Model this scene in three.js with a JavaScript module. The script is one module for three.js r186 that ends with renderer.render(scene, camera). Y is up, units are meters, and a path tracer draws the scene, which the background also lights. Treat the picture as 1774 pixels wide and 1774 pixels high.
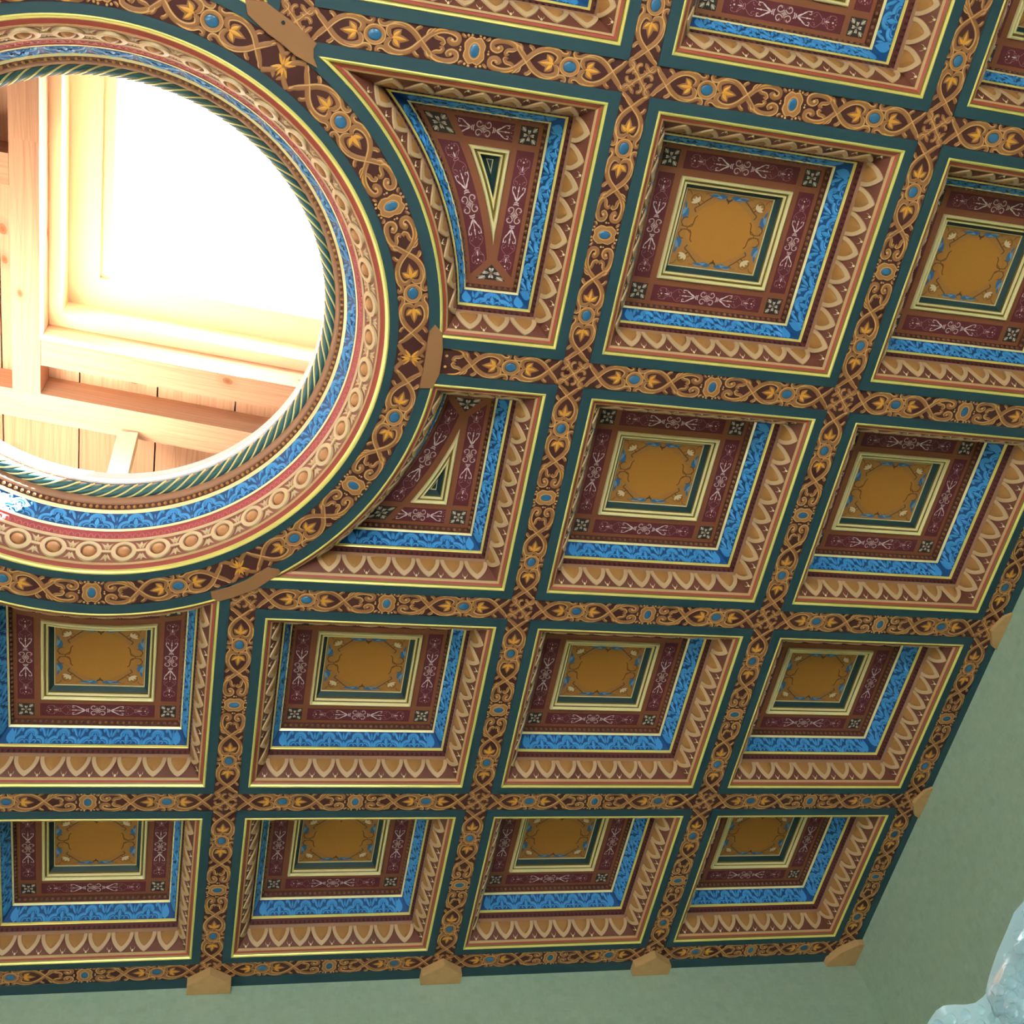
import * as THREE from 'three';
import { mergeGeometries } from 'three/addons/utils/BufferGeometryUtils.js';

// ───────────────────────── camera, sky, sun, exposure ─────────────────────────
const P = 0.85;                 // spacing of the coffers, metres
const RHO = 0.94633;            // depth of a coffer over its width
const H = 4.2444;               // underside of the ribs above the floor
const scene = new THREE.Scene();
const camera = new THREE.PerspectiveCamera(53, 1, 0.05, 60);
camera.position.set(0.3681, 1.6, 1.0288);
{ // right, down and forward of the camera in (x across, y towards the end wall, z up)
  const r = [0.96966, -0.17136, -0.17435], d = [0.07868, 0.89400, -0.44110], f = [0.23146, 0.41400, 0.88036];
  const w = (a) => new THREE.Vector3(a[0], a[2], -a[1]);
  camera.quaternion.setFromRotationMatrix(new THREE.Matrix4().makeBasis(w(r), w(d).negate(), w(f).negate()));
  const F = 1821.9, cx = 845.55, cy = 756.3, fw = 1857, fh = 2036;      // the frame is cut out of a larger picture
  camera.fov = THREE.MathUtils.radToDeg(2 * Math.atan(fh / 2 / F));
  camera.setViewOffset(fw, fh, fw / 2 - cx, fh / 2 - cy, 1774, 1774);
  camera.updateProjectionMatrix();
}
scene.background = new THREE.Color(0.86, 0.94, 1.0);
scene.backgroundIntensity = 20;
const EXPOSURE = 1.05;
const sun = new THREE.DirectionalLight(0xfff8f0, 300);
sun.position.set(9.6, 10.2, 7.5); sun.target.position.set(0, 0, 0);
sun.castShadow = true; sun.shadow.radius = 0.53; sun.shadow.mapSize.set(2048, 2048);
Object.assign(sun.shadow.camera, { left: -6, right: 6, top: 6, bottom: -6, near: 1, far: 40 });
scene.add(sun, sun.target); sun.name = 'sun';

// ───────────────────────── helpers ─────────────────────────
let seed = 7;
const rnd = () => { seed = (seed * 1664525 + 1013904223) >>> 0; return seed / 4294967296; };
const used = new Map();
const numbered = (n) => { const k = used.get(n) ?? 0; used.set(n, k + 1); return k ? n + '_' + String(k).padStart(3, '0') : n; };
const V3 = THREE.Vector3;
const L = (u, v, h) => [u * P, h * P, -v * P];                             // (across, towards end wall, up) -> metres
const Wp = (X, Y, Z = 0) => [(X + 0.5) * P, H + Z * P, -(Y - RHO) * P];    // ceiling grid -> world
const lerp = (a, b, t) => a + (b - a) * t;
const finish = (o) => { o.castShadow = o.receiveShadow = true; return o; };
function mesh(name, geo, mat, parent) { const m = finish(new THREE.Mesh(geo, mat)); m.name = parent ? name : numbered(name); (parent ?? scene).add(m); return m; }
function part(name, geo, mat, parent) {
  const m = finish(new THREE.Mesh(geo, mat)); let k = 0;
  const c = (parent.userData_n ??= {}); k = c[name] ?? 0; c[name] = k + 1;
  m.name = k ? name + '_' + String(k).padStart(3, '0') : name; parent.add(m); return m;
}
function thing(name, label, category, pos = [0, 0, 0], group) {
  const o = new THREE.Group(); o.name = numbered(name); o.position.set(...pos); scene.add(o);
  o.userData = { label, category }; if (group) o.userData.group = group; return o;
}
const stuff = (o) => { o.userData.kind = 'stuff'; return o; };
const struct = (o) => { o.userData.kind = 'structure'; return o; };
const box = (w, h, d, x, y, z) => new THREE.BoxGeometry(w, h, d).translate(x, y, z);

class GB {                                                                 // geometry from grids of points
  constructor() { this.p = []; this.uv = []; this.i = []; }
  grid(rows, uvf) {                                                        // rows[j][k] = [x,y,z]
    const b = this.p.length / 3, n = rows[0].length;
    rows.forEach((r, j) => r.forEach((q, k) => { this.p.push(...q); const t = uvf ? uvf(j, k) : [k / (n - 1), j / (rows.length - 1)]; this.uv.push(...t); }));
    for (let j = 0; j < rows.length - 1; j++) for (let k = 0; k < n - 1; k++) { const a = b + j * n + k; this.i.push(a, a + 1, a + n + 1, a, a + n + 1, a + n); }
    return this;
  }
  quad(a, b, c, d, uv) { return this.grid([[a, b], [d, c]], uv); }
  poly(pts, uvs) {                                                         // convex polygon
    const b = this.p.length / 3; pts.forEach((q, k) => { this.p.push(...q); this.uv.push(...(uvs ? uvs[k] : [q[0], q[2]])); });
    for (let k = 1; k < pts.length - 1; k++) this.i.push(b, b + k, b + k + 1);
    return this;
  }
  build() {
    const g = new THREE.BufferGeometry();
    g.setAttribute('position', new THREE.Float32BufferAttribute(this.p, 3)); g.setAttribute('uv', new THREE.Float32BufferAttribute(this.uv, 2));
    g.setIndex(this.i); g.computeVertexNormals(); return g;
  }
}
// a raised stroke along a path of [a,b]; S maps (a,b,h) to metres
function ribbon(gb, pts, w, h, S, { h0 = 0, taper = 0, closed = false, flat = false } = {}) {
  const n = pts.length, prof = flat ? [[-1, 0], [-0.8, 1], [0.8, 1], [1, 0]] : [[-1, 0], [-0.62, 0.8], [0, 1], [0.62, 0.8], [1, 0]];
  const rows = pts.map((p, i) => {
    const a = pts[closed ? (i - 1 + n - (i === 0 ? 1 : 0)) % n : Math.max(0, i - 1)], b = pts[closed ? (i + 1 + (i === n - 1 ? 1 : 0)) % n : Math.min(n - 1, i + 1)];
    let tx = b[0] - a[0], ty = b[1] - a[1]; const l = Math.hypot(tx, ty) || 1; tx /= l; ty /= l;
    const t = i / (n - 1); let ww = w * (p[2] ?? 1);
    if (taper) ww *= Math.min(1, 0.25 + t / taper) * Math.min(1, 0.25 + (1 - t) / taper);
    return prof.map(([x, z]) => S(p[0] - ty * x * ww, p[1] + tx * x * ww, h0 + z * h * Math.min(1, ww / w + 0.2)));
  });
  gb.grid(rows);
}
// leaf from base to tip with a ridge
function leaf(gb, b, t, w, h, S, h0 = 0, bend = 0) {
  const dx = t[0] - b[0], dy = t[1] - b[1], l = Math.hypot(dx, dy), nx = -dy / l, ny = dx / l, rows = [];
  for (let i = 0; i <= 6; i++) {
    const s = i / 6, ww = w * Math.sin(Math.PI * Math.pow(s, 0.75)) + 0.02 * w, o = bend * Math.sin(Math.PI * s);
    const x = b[0] + dx * s + nx * o, y = b[1] + dy * s + ny * o;
    rows.push([S(x - nx * ww, y - ny * ww, h0), S(x, y, h0 + h * Math.sin(Math.PI * Math.min(1, s + 0.12) * 0.9)), S(x + nx * ww, y + ny * ww, h0)]);
  }
  gb.grid(rows);
}
function dome(gb, c, rx, ry, h, S, h0 = 0, n = 14, m = 4) {
  const rows = [];
  for (let j = 0; j <= m; j++) { const r = Math.cos(j / m * Math.PI / 2), z = Math.sin(j / m * Math.PI / 2), row = []; for (let k = 0; k <= n; k++) { const a = k / n * 2 * Math.PI; row.push(S(c[0] + rx * r * Math.cos(a), c[1] + ry * r * Math.sin(a), h0 + h * z)); } rows.push(row); }
  gb.grid(rows);
}
const curve = (pts, n = 14, closed = false) => new THREE.CatmullRomCurve3(pts.map((p) => new V3(p[0], p[1], 0)), closed, 'centripetal').getPoints(n).map((v) => [v.x, v.y]);
const ellipse = (c, rx, ry, n = 20) => Array.from({ length: n + 1 }, (_, k) => [c[0] + rx * Math.cos(k / n * 2 * Math.PI), c[1] + ry * Math.sin(k / n * 2 * Math.PI)]);

// ───────────────────────── textures ─────────────────────────
function canvas(w, h, draw) { const c = document.createElement('canvas'); c.width = w; c.height = h; draw(c.getContext('2d'), w, h); return c; }
function tex(c, srgb = true, repeat) { const t = new THREE.CanvasTexture(c); if (srgb) t.colorSpace = THREE.SRGBColorSpace; t.anisotropy = 8; if (repeat) t.wrapS = t.wrapT = THREE.RepeatWrapping; return t; }
function speckle(g, w, h, n, dark, light, a, r0, r1) { for (let k = 0; k < n; k++) { g.globalAlpha = a * rnd(); g.fillStyle = rnd() < 0.5 ? dark : light; const r = lerp(r0, r1, rnd()); g.fillRect(rnd() * w, rnd() * h, r, r); } g.globalAlpha = 1; }
const arabesque = tex(canvas(1024, 160, (g, w, h) => {
  g.fillStyle = '#64212a'; g.fillRect(0, 0, w, h); speckle(g, w, h, 500, '#5a1c26', '#6d2a30', 0.3, 6, 26);
  g.lineCap = 'round'; g.lineJoin = 'round';
  const st = (pts, lw, col = '#d6c0c2') => { g.strokeStyle = col; g.lineWidth = lw * 1.3; g.beginPath(); const c = curve(pts, 24); c.forEach((p, k) => (k ? g.lineTo(p[0], p[1]) : g.moveTo(p[0], p[1]))); g.stroke(); };
  const lf = (x0, y0, x1, y1, ww, col = '#e6d8d6') => { const dx = x1 - x0, dy = y1 - y0, l = Math.hypot(dx, dy), nx = -dy / l * ww, ny = dx / l * ww; g.fillStyle = col; g.beginPath(); g.moveTo(x0, y0); g.quadraticCurveTo(x0 + dx * 0.5 + nx, y0 + dy * 0.5 + ny, x1, y1); g.quadraticCurveTo(x0 + dx * 0.5 - nx, y0 + dy * 0.5 - ny, x0, y0); g.fill(); };
  const dot = (x, y, r, col = '#d2bcbc') => { g.fillStyle = col; g.beginPath(); g.arc(x, y, r, 0, 7); g.fill(); };
  const soft = '#a3707a';
  for (const s of [1, -1]) {
    g.save(); g.translate(w / 2, h / 2); g.scale(s, 1);
    g.fillStyle = '#b99d96'; g.beginPath(); g.moveTo(0, -34); g.quadraticCurveTo(6, -6, 34, 0); g.quadraticCurveTo(6, 6, 0, 34); g.quadraticCurveTo(-1, 6, -1, 0); g.closePath(); g.fill();
    for (const q of [1, -1]) {
      const m = (a) => a.map(([x, y]) => [x, y * q]);
      st(m([[8, 30], [22, 16], [44, 10], [62, 26], [56, 52], [36, 58], [30, 46]]), 7, '#cbb2ae'); st(m([[10, 40], [26, 60], [50, 66]]), 3, soft);
      st(m([[84, 22], [90, 10], [88, 0]]), 7); st(m([[100, 18], [104, 8], [102, 0]]), 6);
      lf(112, 4 * q, 170, 34 * q, 12); lf(150, 24 * q, 196, 56 * q, 12); st(m([[170, 36], [198, 56], [224, 50], [226, 34], [212, 32]]), 5, '#d2bebc'); lf(196, 54 * q, 236, 60 * q, 7);
      lf(120, 2 * q, 150, 16 * q, 6); st(m([[240, 46], [262, 60], [292, 52], [322, 20], [336, 10]]), 3, soft); st(m([[250, 24], [268, 28], [272, 40]]), 3, soft); dot(272, 42 * q, 5, soft);
      st(m([[352, 14], [372, 34], [404, 56], [440, 50], [446, 30], [430, 26]]), 3, soft); dot(434, 28 * q, 6, '#b48a90'); st(m([[362, 8], [384, 22], [388, 44]]), 3, soft); dot(390, 50 * q, 5, '#b48a90');
      lf(352, 4 * q, 386, 22 * q, 5, '#b08a90');
    }
    st([[108, 0], [160, 0], [206, 0]], 5); lf(196, -9, 196, 9, 12); lf(206, -8, 206, 8, 9); lf(206, 0, 240, 0, 9); dot(252, 0, 4);
    g.strokeStyle = '#b7959a'; g.lineWidth = 4; g.beginPath(); g.ellipse(340, 0, 9, 24, 0, 0, 7); g.stroke();
    lf(350, 0, 398, 0, 12, '#e0d2d0'); dot(424, 0, 8, '#e0d2d0'); dot(452, 12, 5); dot(452, -14, 4, soft);
    g.restore();
  }
}));
const rosette = tex(canvas(192, 192, (g, w, h) => {
  g.fillStyle = '#2f251d'; g.fillRect(0, 0, w, h); g.translate(w / 2, h / 2);
  const pet = (r0, r1, ww, col) => { g.fillStyle = col; g.beginPath(); g.moveTo(r0, 0); g.bezierCurveTo(r0 + 6, -ww, r1 - 8, -ww * 1.2, r1, 0); g.bezierCurveTo(r1 - 8, ww * 1.2, r0 + 6, ww, r0, 0); g.fill(); };
  for (let k = 0; k < 4; k++) {
    g.rotate(Math.PI / 2); pet(14, 52, 17, '#b7ab9b'); g.save(); g.rotate(0.2); pet(30, 60, 9, '#d8cfc0'); g.rotate(-0.4); pet(30, 60, 9, '#d8cfc0'); g.restore(); pet(20, 44, 5, '#857a6c');
    g.save(); g.rotate(Math.PI / 4); pet(52, 116, 13, '#cfc6b6'); g.rotate(0.2); pet(58, 108, 8, '#8e8475'); g.rotate(-0.4); pet(58, 108, 8, '#8e8475'); g.restore();
  }
  g.fillStyle = '#7d6a4e'; g.beginPath(); g.arc(0, 0, 12, 0, 7); g.fill();
}));
const painting = tex(canvas(768, 768, (g, w, h) => {
  g.fillStyle = '#a87438'; g.fillRect(0, 0, w, h); speckle(g, w, h, 900, '#9c6a32', '#b27e40', 0.25, 4, 22);
  g.translate(w / 2, h / 2);
  g.fillStyle = '#b3792c'; g.beginPath(); for (let k = 0; k <= 120; k++) { const a = k / 120 * 2 * Math.PI, r = 292 + 12 * Math.abs(Math.sin(a * 6)) + 8 * Math.cos(4 * a); g.lineTo(r * Math.cos(a), r * Math.sin(a)); } g.fill();
  g.globalAlpha = 0.16; for (let k = 0; k < 2600; k++) { const a = rnd() * 7, r = 285 * Math.sqrt(rnd()); g.fillStyle = rnd() < 0.5 ? '#a56c22' : '#c08a3c'; g.fillRect(r * Math.cos(a), r * Math.sin(a), 5, 5); } g.globalAlpha = 1;
  const st = (pts, lw, col) => { g.strokeStyle = col; g.lineWidth = lw * 1.7; g.lineCap = 'round'; g.beginPath(); curve(pts, 22).forEach((p, k) => (k ? g.lineTo(p[0], p[1]) : g.moveTo(p[0], p[1]))); g.stroke(); };
  const lf = (x0, y0, x1, y1, ww, col) => { const dx = x1 - x0, dy = y1 - y0, l = Math.hypot(dx, dy), nx = -dy / l * ww, ny = dx / l * ww; g.fillStyle = col; g.beginPath(); g.moveTo(x0, y0); g.quadraticCurveTo(x0 + dx * 0.4 + nx, y0 + dy * 0.4 + ny, x1, y1); g.quadraticCurveTo(x0 + dx * 0.6 - nx, y0 + dy * 0.6 - ny, x0, y0); g.fill(); };
  const brown = '#6d4415', blue = '#35689a', pale = '#6d93b8';
  for (const sx of [1, -1]) for (const sy of [1, -1]) {
    g.save(); g.scale(sx, sy);
    st([[150, 330], [200, 280], [240, 235], [275, 200], [262, 170]], 7, brown); st([[215, 270], [300, 330], [320, 270], [270, 240]], 5, '#7d5420'); st([[235, 315], [275, 345], [320, 320], [322, 265], [285, 235]], 4, '#8a5f28');
    for (const a of [-0.9, -0.3, 0.3, 0.9]) lf(262, 262, 262 + 60 * Math.cos(0.78 + a), 262 + 60 * Math.sin(0.78 + a), 26, '#d8c8a8'); lf(262, 262, 240, 236, 12, '#5b3a14'); st([[330, 330], [345, 360], [375, 372]], 5, '#7d5420');
    lf(14, 350, 126, 338, 48, blue); lf(60, 328, 160, 366, 30, pale); lf(90, 350, 180, 338, 24, blue); st([[170, 345], [200, 360], [205, 345]], 4, '#8a5f28');
    lf(356, 80, 328, 200, 46, blue); lf(374, 120, 345, 222, 30, pale); lf(350, 190, 364, 262, 20, blue);
    st([[352, 20], [320, 14], [268, 22], [256, 60], [250, 110], [236, 130]], 6, brown); st([[340, 18], [362, 60], [340, 100], [318, 106]], 6, brown);
    g.restore();
  }
  for (const s of [1, -1]) { lf(0, s * 300, -30, s * 340, 16, '#4e3820'); lf(0, s * 300, 30, s * 340, 16, '#4e3820'); lf(0, s * 282, 0, s * 330, 16, '#4e3820'); st([[s * 268, -40], [s * 300, 0], [s * 268, 44]], 5, brown); }
}));
const grain = (base, dark, kn, w = 512, h = 1024) => tex(canvas(w, h, (g) => {
  g.fillStyle = base; g.fillRect(0, 0, w, h);
  for (let k = 0; k < 150; k++) { const x = rnd() * w, a = 4 + rnd() * 14, f = rnd() * 6; g.globalAlpha = 0.05 + 0.16 * rnd(); g.strokeStyle = dark; g.lineWidth = 1 + rnd() * 5; g.beginPath(); for (let y = 0; y <= h; y += 16) g.lineTo(x + a * Math.sin(y / 180 + f), y); g.stroke(); }
  for (let k = 0; k < kn; k++) { const x = w * (0.12 + 0.76 * rnd()), y = h * rnd(), r = 9 + rnd() * 13; for (let q = 5; q > 0; q--) { g.globalAlpha = q > 2 ? 0.14 : 0.55; g.fillStyle = q > 2 ? dark : '#8a4a22'; g.beginPath(); g.ellipse(x, y, r * q * 0.42, r * q * 0.62, 0.2, 0, 7); g.fill(); } }
  g.globalAlpha = 1;
}), true, true);
const pine = grain('#c99c7c', '#a2704e', 7), pine2 = grain('#c59676', '#9e6b48', 9);
const plasterBump = (() => { const n = 256, d = new Uint8Array(n * n * 4); for (let i = 0; i < n * n; i++) { const v = 110 + 60 * rnd(); d.set([v, v, v, 255], i * 4); } const t = new THREE.DataTexture(d, n, n); t.wrapS = t.wrapT = THREE.RepeatWrapping; t.magFilter = t.minFilter = THREE.LinearFilter; t.needsUpdate = true; return t; })();
const plasterColour = tex(canvas(512, 512, (g, w, h) => { g.fillStyle = '#9fb39c'; g.fillRect(0, 0, w, h); speckle(g, w, h, 4000, '#94a98f', '#a9bba6', 0.35, 3, 16); }), true, true);
const paintSpeck = (base, a, b) => tex(canvas(256, 256, (g, w, h) => { g.fillStyle = base; g.fillRect(0, 0, w, h); speckle(g, w, h, 2500, a, b, 0.3, 2, 9); }), true, true);

// ───────────────────────── materials ─────────────────────────
const mat = (color, roughness = 0.7, o = {}) => new THREE.MeshStandardMaterial({ color, roughness, side: THREE.DoubleSide, ...o });
const M = {
  teal: mat('#1e414a', 0.62), gilt: mat('#eedd7c', 0.28, { metalness: 0.3 }), red: mat('#a6463a', 0.55), cream: mat('#c09a6a', 0.6),
  band: mat('#6a3626', 0.65), olive: mat('#7f6a30', 0.45, { metalness: 0.3 }), tongue: mat('#c4a27a', 0.55), core: mat('#a5733a', 0.6), tan: mat('#9c7257', 0.6), dart: mat('#e2cfa4', 0.4),
  dentil: mat('#5f2524', 0.65), tooth: mat('#3a1414', 0.7), blueBase: mat('#104a80', 0.6), blue: mat('#3f94d2', 0.5),
  bead: mat('#7a5034', 0.5), brown: mat('#5a2f20', 0.7), terra: mat('#8a5234', 0.65), frame: mat('#fdf1b4', 0.28, { metalness: 0.15 }), green: mat('#17393a', 0.55), line: mat('#d8cfa0', 0.4),
  field: mat('#461a14', 0.8), strand: mat('#966339', 0.6), edge: mat('#d09e62', 0.5), gold: mat('#dc9a36', 0.45), gem: mat('#33698f', 0.16), collar: mat('#a5703e', 0.6),
  arabesque: mat('#ffffff', 0.65, { map: arabesque }), rosette: mat('#ffffff', 0.65, { map: rosette }), painting: mat('#ffffff', 0.7, { map: painting }),
  ringTongue: mat('#cdb28a', 0.5), ringCore: mat('#b98252', 0.5), ringDentil: mat('#a84448', 0.55), ringTooth: mat('#b96a66', 0.6), rope: mat('#24575c', 0.42), twist: mat('#d6cf8c', 0.34, { metalness: 0.3 }),
  bare: mat('#cba877', 0.8, { map: paintSpeck('#f2e6d6', '#e2d2ba', '#fff6ea') }), capBrown: mat('#94663f', 0.75),
  plaster: mat('#ffffff', 0.9, { map: plasterColour, bumpMap: plasterBump, bumpScale: 0.0008 }), white: mat('#e9e6df', 0.8), slab: mat('#a8a49a', 0.9), floor: mat('#b3a896', 0.55),
  pine: mat('#ffffff', 0.65, { map: pine }), pine2: mat('#ffffff', 0.65, { map: pine2 }), paleWood: mat('#efdcb8', 0.6),
  glass: new THREE.MeshPhysicalMaterial({ color: '#ffffff', roughness: 0.02, transmission: 1, thickness: 0, ior: 1.5 }),
};

// ───────────────────────── room shell ─────────────────────────
const XR = 3.0785, XL = -1 - XR, YE = 3.884, YB = 2 * RHO - YE;            // wall faces in ceiling-grid units
const xr = (XR + 0.5) * P, xl = (XL + 0.5) * P, zE = -(YE - RHO) * P, zB = -(YB - RHO) * P;
const uvBox = (g, s = 1) => { const p = g.attributes.position, n = g.attributes.normal, uv = g.attributes.uv; for (let i = 0; i < p.count; i++) { const a = Math.abs(n.getX(i)), b = Math.abs(n.getY(i)); uv.setXY(i, (a > 0.5 ? p.getZ(i) : p.getX(i)) * s, (b > 0.5 ? p.getZ(i) : p.getY(i)) * s); } return g; };
const TH = 0.25, top = H + 0.36 * P;
struct(mesh('wall_end', uvBox(box(xr - xl + 2 * TH, top, TH, (xr + xl) / 2, top / 2, zE - TH / 2)), M.plaster));
struct(mesh('wall_right', uvBox(box(TH, top, zB - zE, xr + TH / 2, top / 2, (zE + zB) / 2)), M.plaster));
const LW = { z: -1.75, w: 0.5, y0: 0.9, y1: 2.95 };                            // window of the wall at the left, outside the photo
{ const x = xl - TH / 2, za = LW.z - LW.w / 2, zb = LW.z + LW.w / 2, gs = [box(TH, top, za - zE, x, top / 2, (za + zE) / 2), box(TH, top, zB - zb, x, top / 2, (zB + zb) / 2), box(TH, LW.y0, LW.w, x, LW.y0 / 2, LW.z), box(TH, top - LW.y1, LW.w, x, (top + LW.y1) / 2, LW.z)];
  struct(mesh('wall_left', uvBox(mergeGeometries(gs)), M.plaster));
  const f = new THREE.Group(); f.name = 'window_4'; f.position.set(xl - TH * 0.6, LW.y0, LW.z); scene.add(f); struct(f); const h = LW.y1 - LW.y0, w = LW.w, t = 0.07;
  part('window_frame', mergeGeometries([box(0.07, t, w, 0, t / 2, 0), box(0.07, t, w, 0, h - t / 2, 0), box(0.07, h - 2 * t, t, 0, h / 2, -w / 2 + t / 2), box(0.07, h - 2 * t, t, 0, h / 2, w / 2 - t / 2), box(0.06, h - 2 * t, 0.05, 0, h / 2, 0)]), M.white, f);
  for (const q of [-1, 1]) part('pane', box(0.006, h - 2 * t, w / 2 - t - 0.025, 0, h / 2, q * (w / 4 - t / 2 + 0.0125)), M.glass, f); }
struct(mesh('floor', box(xr - xl + 2 * TH, 0.2, zB - zE + 2 * TH, (xr + xl) / 2, -0.1, (zE + zB) / 2), M.floor));
const WINS = [[-0.4, 0.76], [1.0, 0.76]], W0 = 0.9, W1 = 2.95;    // windows of the wall behind the camera
{
  const gs = [box(xr - xl + 2 * TH, W0, TH, 0, W0 / 2, zB + TH / 2), box(xr - xl + 2 * TH, top - W1, TH, 0, (top + W1) / 2, zB + TH / 2)];
  let x = xl - TH; for (const [c, w] of [...WINS, [xr + TH + 5, 10]]) { const e = Math.min(c - w / 2, xr + TH); gs.push(box(e - x, W1 - W0, TH, (e + x) / 2, (W0 + W1) / 2, zB + TH / 2)); x = c + w / 2; }
  struct(mesh('wall_back', uvBox(mergeGeometries(gs)), M.plaster));
  WINS.forEach(([c, w], k) => {
    const f = new THREE.Group(); f.name = 'window_' + (k + 2); f.position.set(c, W0, zB + TH * 0.6); scene.add(f); struct(f);
    const h = W1 - W0, b = 0.07;
    part('window_frame', mergeGeometries([box(w, b, 0.07, 0, b / 2, 0), box(w, b, 0.07, 0, h - b / 2, 0), box(b, h - 2 * b, 0.07, -w / 2 + b / 2, h / 2, 0), box(b, h - 2 * b, 0.07, w / 2 - b / 2, h / 2, 0), box(0.05, h - 2 * b, 0.06, 0, h / 2, 0)]), M.white, f);
    for (const s of [-1, 1]) part('pane', box(w / 2 - b - 0.025, h - 2 * b, 0.006, s * (w / 4 - b / 2 + 0.0125), h / 2, 0), M.glass, f);
  });
}
const RO = 0.687;                                                          // radius of the round opening
{ // boarded back of the ceiling, with the round hole
  const s = new THREE.Shape(); const a = (xl - TH), b = (xr + TH), c = -(zB + TH), d = -(zE - TH);
  s.moveTo(a, c); s.lineTo(b, c); s.lineTo(b, d); s.lineTo(a, d); s.closePath();
  const hole = new THREE.Path(); hole.absarc(0, 0, RO * P, 0, Math.PI * 2, true); s.holes.push(hole);
  const g = new THREE.ExtrudeGeometry(s, { depth: 0.04 * P, bevelEnabled: false, curveSegments: 96 }).rotateX(-Math.PI / 2).translate(0, H + 0.324 * P, 0);
  struct(mesh('ceiling', g, M.slab));
}

// ───────────────────────── coffers ─────────────────────────
// a coffer's plan is a loop of sides, each a line or an arc about the oculus; off(i, t) moves a side inwards by t
const line = (nx, ny, c) => ({ nx, ny, c });
const arc = (ox, oy, r) => ({ ox, oy, r });
function meet(A, ta, B, tb, hint) {
  if (!A.r && !B.r) { const c = A.c + ta, d = B.c + tb, k = A.nx * B.ny - A.ny * B.nx; return [(c * B.ny - A.ny * d) / k, (A.nx * d - c * B.nx) / k]; }
  if (A.r) [A, ta, B, tb] = [B, tb, A, ta];
  const R = B.r + tb, q = A.c + ta - (A.nx * B.ox + A.ny * B.oy), s = Math.sqrt(Math.max(0, R * R - q * q)), fx = B.ox + A.nx * q, fy = B.oy + A.ny * q;
  const a = [fx - A.ny * s, fy + A.nx * s], b = [fx + A.ny * s, fy - A.nx * s];
  return Math.hypot(a[0] - hint[0], a[1] - hint[1]) < Math.hypot(b[0] - hint[0], b[1] - hint[1]) ? a : b;
}
class Plan {
  constructor(sides, hints) { this.s = sides; this.h = hints; this.n = sides.length; }
  corner(i, t, t2 = t) { const j = (i + 1) % this.n; return meet(this.s[i], t, this.s[j], t2, this.h[i]); }   // between side i and the next
  ends(i, t) { return [this.corner((i + this.n - 1) % this.n, t), this.corner(i, t)]; }
  between(i, t, a, b, seg) {                                               // points along side i at offset t from a to b
    const S = this.s[i], n = seg ?? (S.r ? 22 : 1);
    if (!S.r) return Array.from({ length: n + 1 }, (_, k) => [lerp(a[0], b[0], k / n), lerp(a[1], b[1], k / n)]);
    let p = Math.atan2(a[1] - S.oy, a[0] - S.ox), q = Math.atan2(b[1] - S.oy, b[0] - S.ox); while (q - p > Math.PI) q -= 2 * Math.PI; while (p - q > Math.PI) q += 2 * Math.PI;
    return Array.from({ length: n + 1 }, (_, k) => { const f = lerp(p, q, k / n); return [S.ox + (S.r + t) * Math.cos(f), S.oy + (S.r + t) * Math.sin(f)]; });
  }
  path(i, t, seg) { return this.between(i, t, ...this.ends(i, t), seg); }
  inward(i, p) { const S = this.s[i]; if (!S.r) return [S.nx, S.ny]; const l = Math.hypot(p[0] - S.ox, p[1] - S.oy); return [(p[0] - S.ox) / l, (p[1] - S.oy) / l]; }
}
const D0 = 0.045, T = (d) => d - D0;                                       // d: distance from the rib's centre line
function strip(plan, prof, { smooth = false, sides } = {}) {               // moulding swept round the plan; prof = [[d, z], ...]
  const gb = new GB();
  for (let i = 0; i < plan.n; i++) {
    if (sides && !sides.includes(i)) continue;
    const rows = prof.map(([d, z]) => plan.path(i, T(d)).map((p) => L(p[0], p[1], z)));
    if (smooth) gb.grid(rows); else for (let k = 0; k < rows.length - 1; k++) gb.grid([rows[k], rows[k + 1]]);
  }
  return gb.build();
}
const bulge = (d0, z0, d1, z1, amt, n = 6) => { const l = Math.hypot(d1 - d0, z1 - z0), nx = (z1 - z0) / l, nz = -(d1 - d0) / l; return Array.from({ length: n + 1 }, (_, k) => { const s = k / n, b = amt * Math.sin(Math.PI * s); return [lerp(d0, d1, s) + nx * b, lerp(z0, z1, s) + nz * b]; }); };
const dir = (u, v, h) => new V3(u, h, -v);
const BAND = { d0: 0.108, z0: 0.020, d1: 0.1385, z1: 0.0900 }, FRZ = { d0: 0.1616, z0: 0.135, d1: 0.187, z1: 0.197 };
for (const B of [BAND, FRZ]) B.len = Math.hypot(B.d1 - B.d0, B.z1 - B.z0);
function frameOn(B, p, N) {                                                // matrix of a flat frame lying on a sloping band; origin on its lower edge
  const ds = (B.d1 - B.d0) / B.len, zs = (B.z1 - B.z0) / B.len;
  return new THREE.Matrix4().makeBasis(dir(-N[1], N[0], 0), dir(N[0] * ds, N[1] * ds, zs), dir(N[0] * zs, N[1] * zs, -ds)).setPosition(...L(p[0], p[1], B.z0));
}
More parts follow.
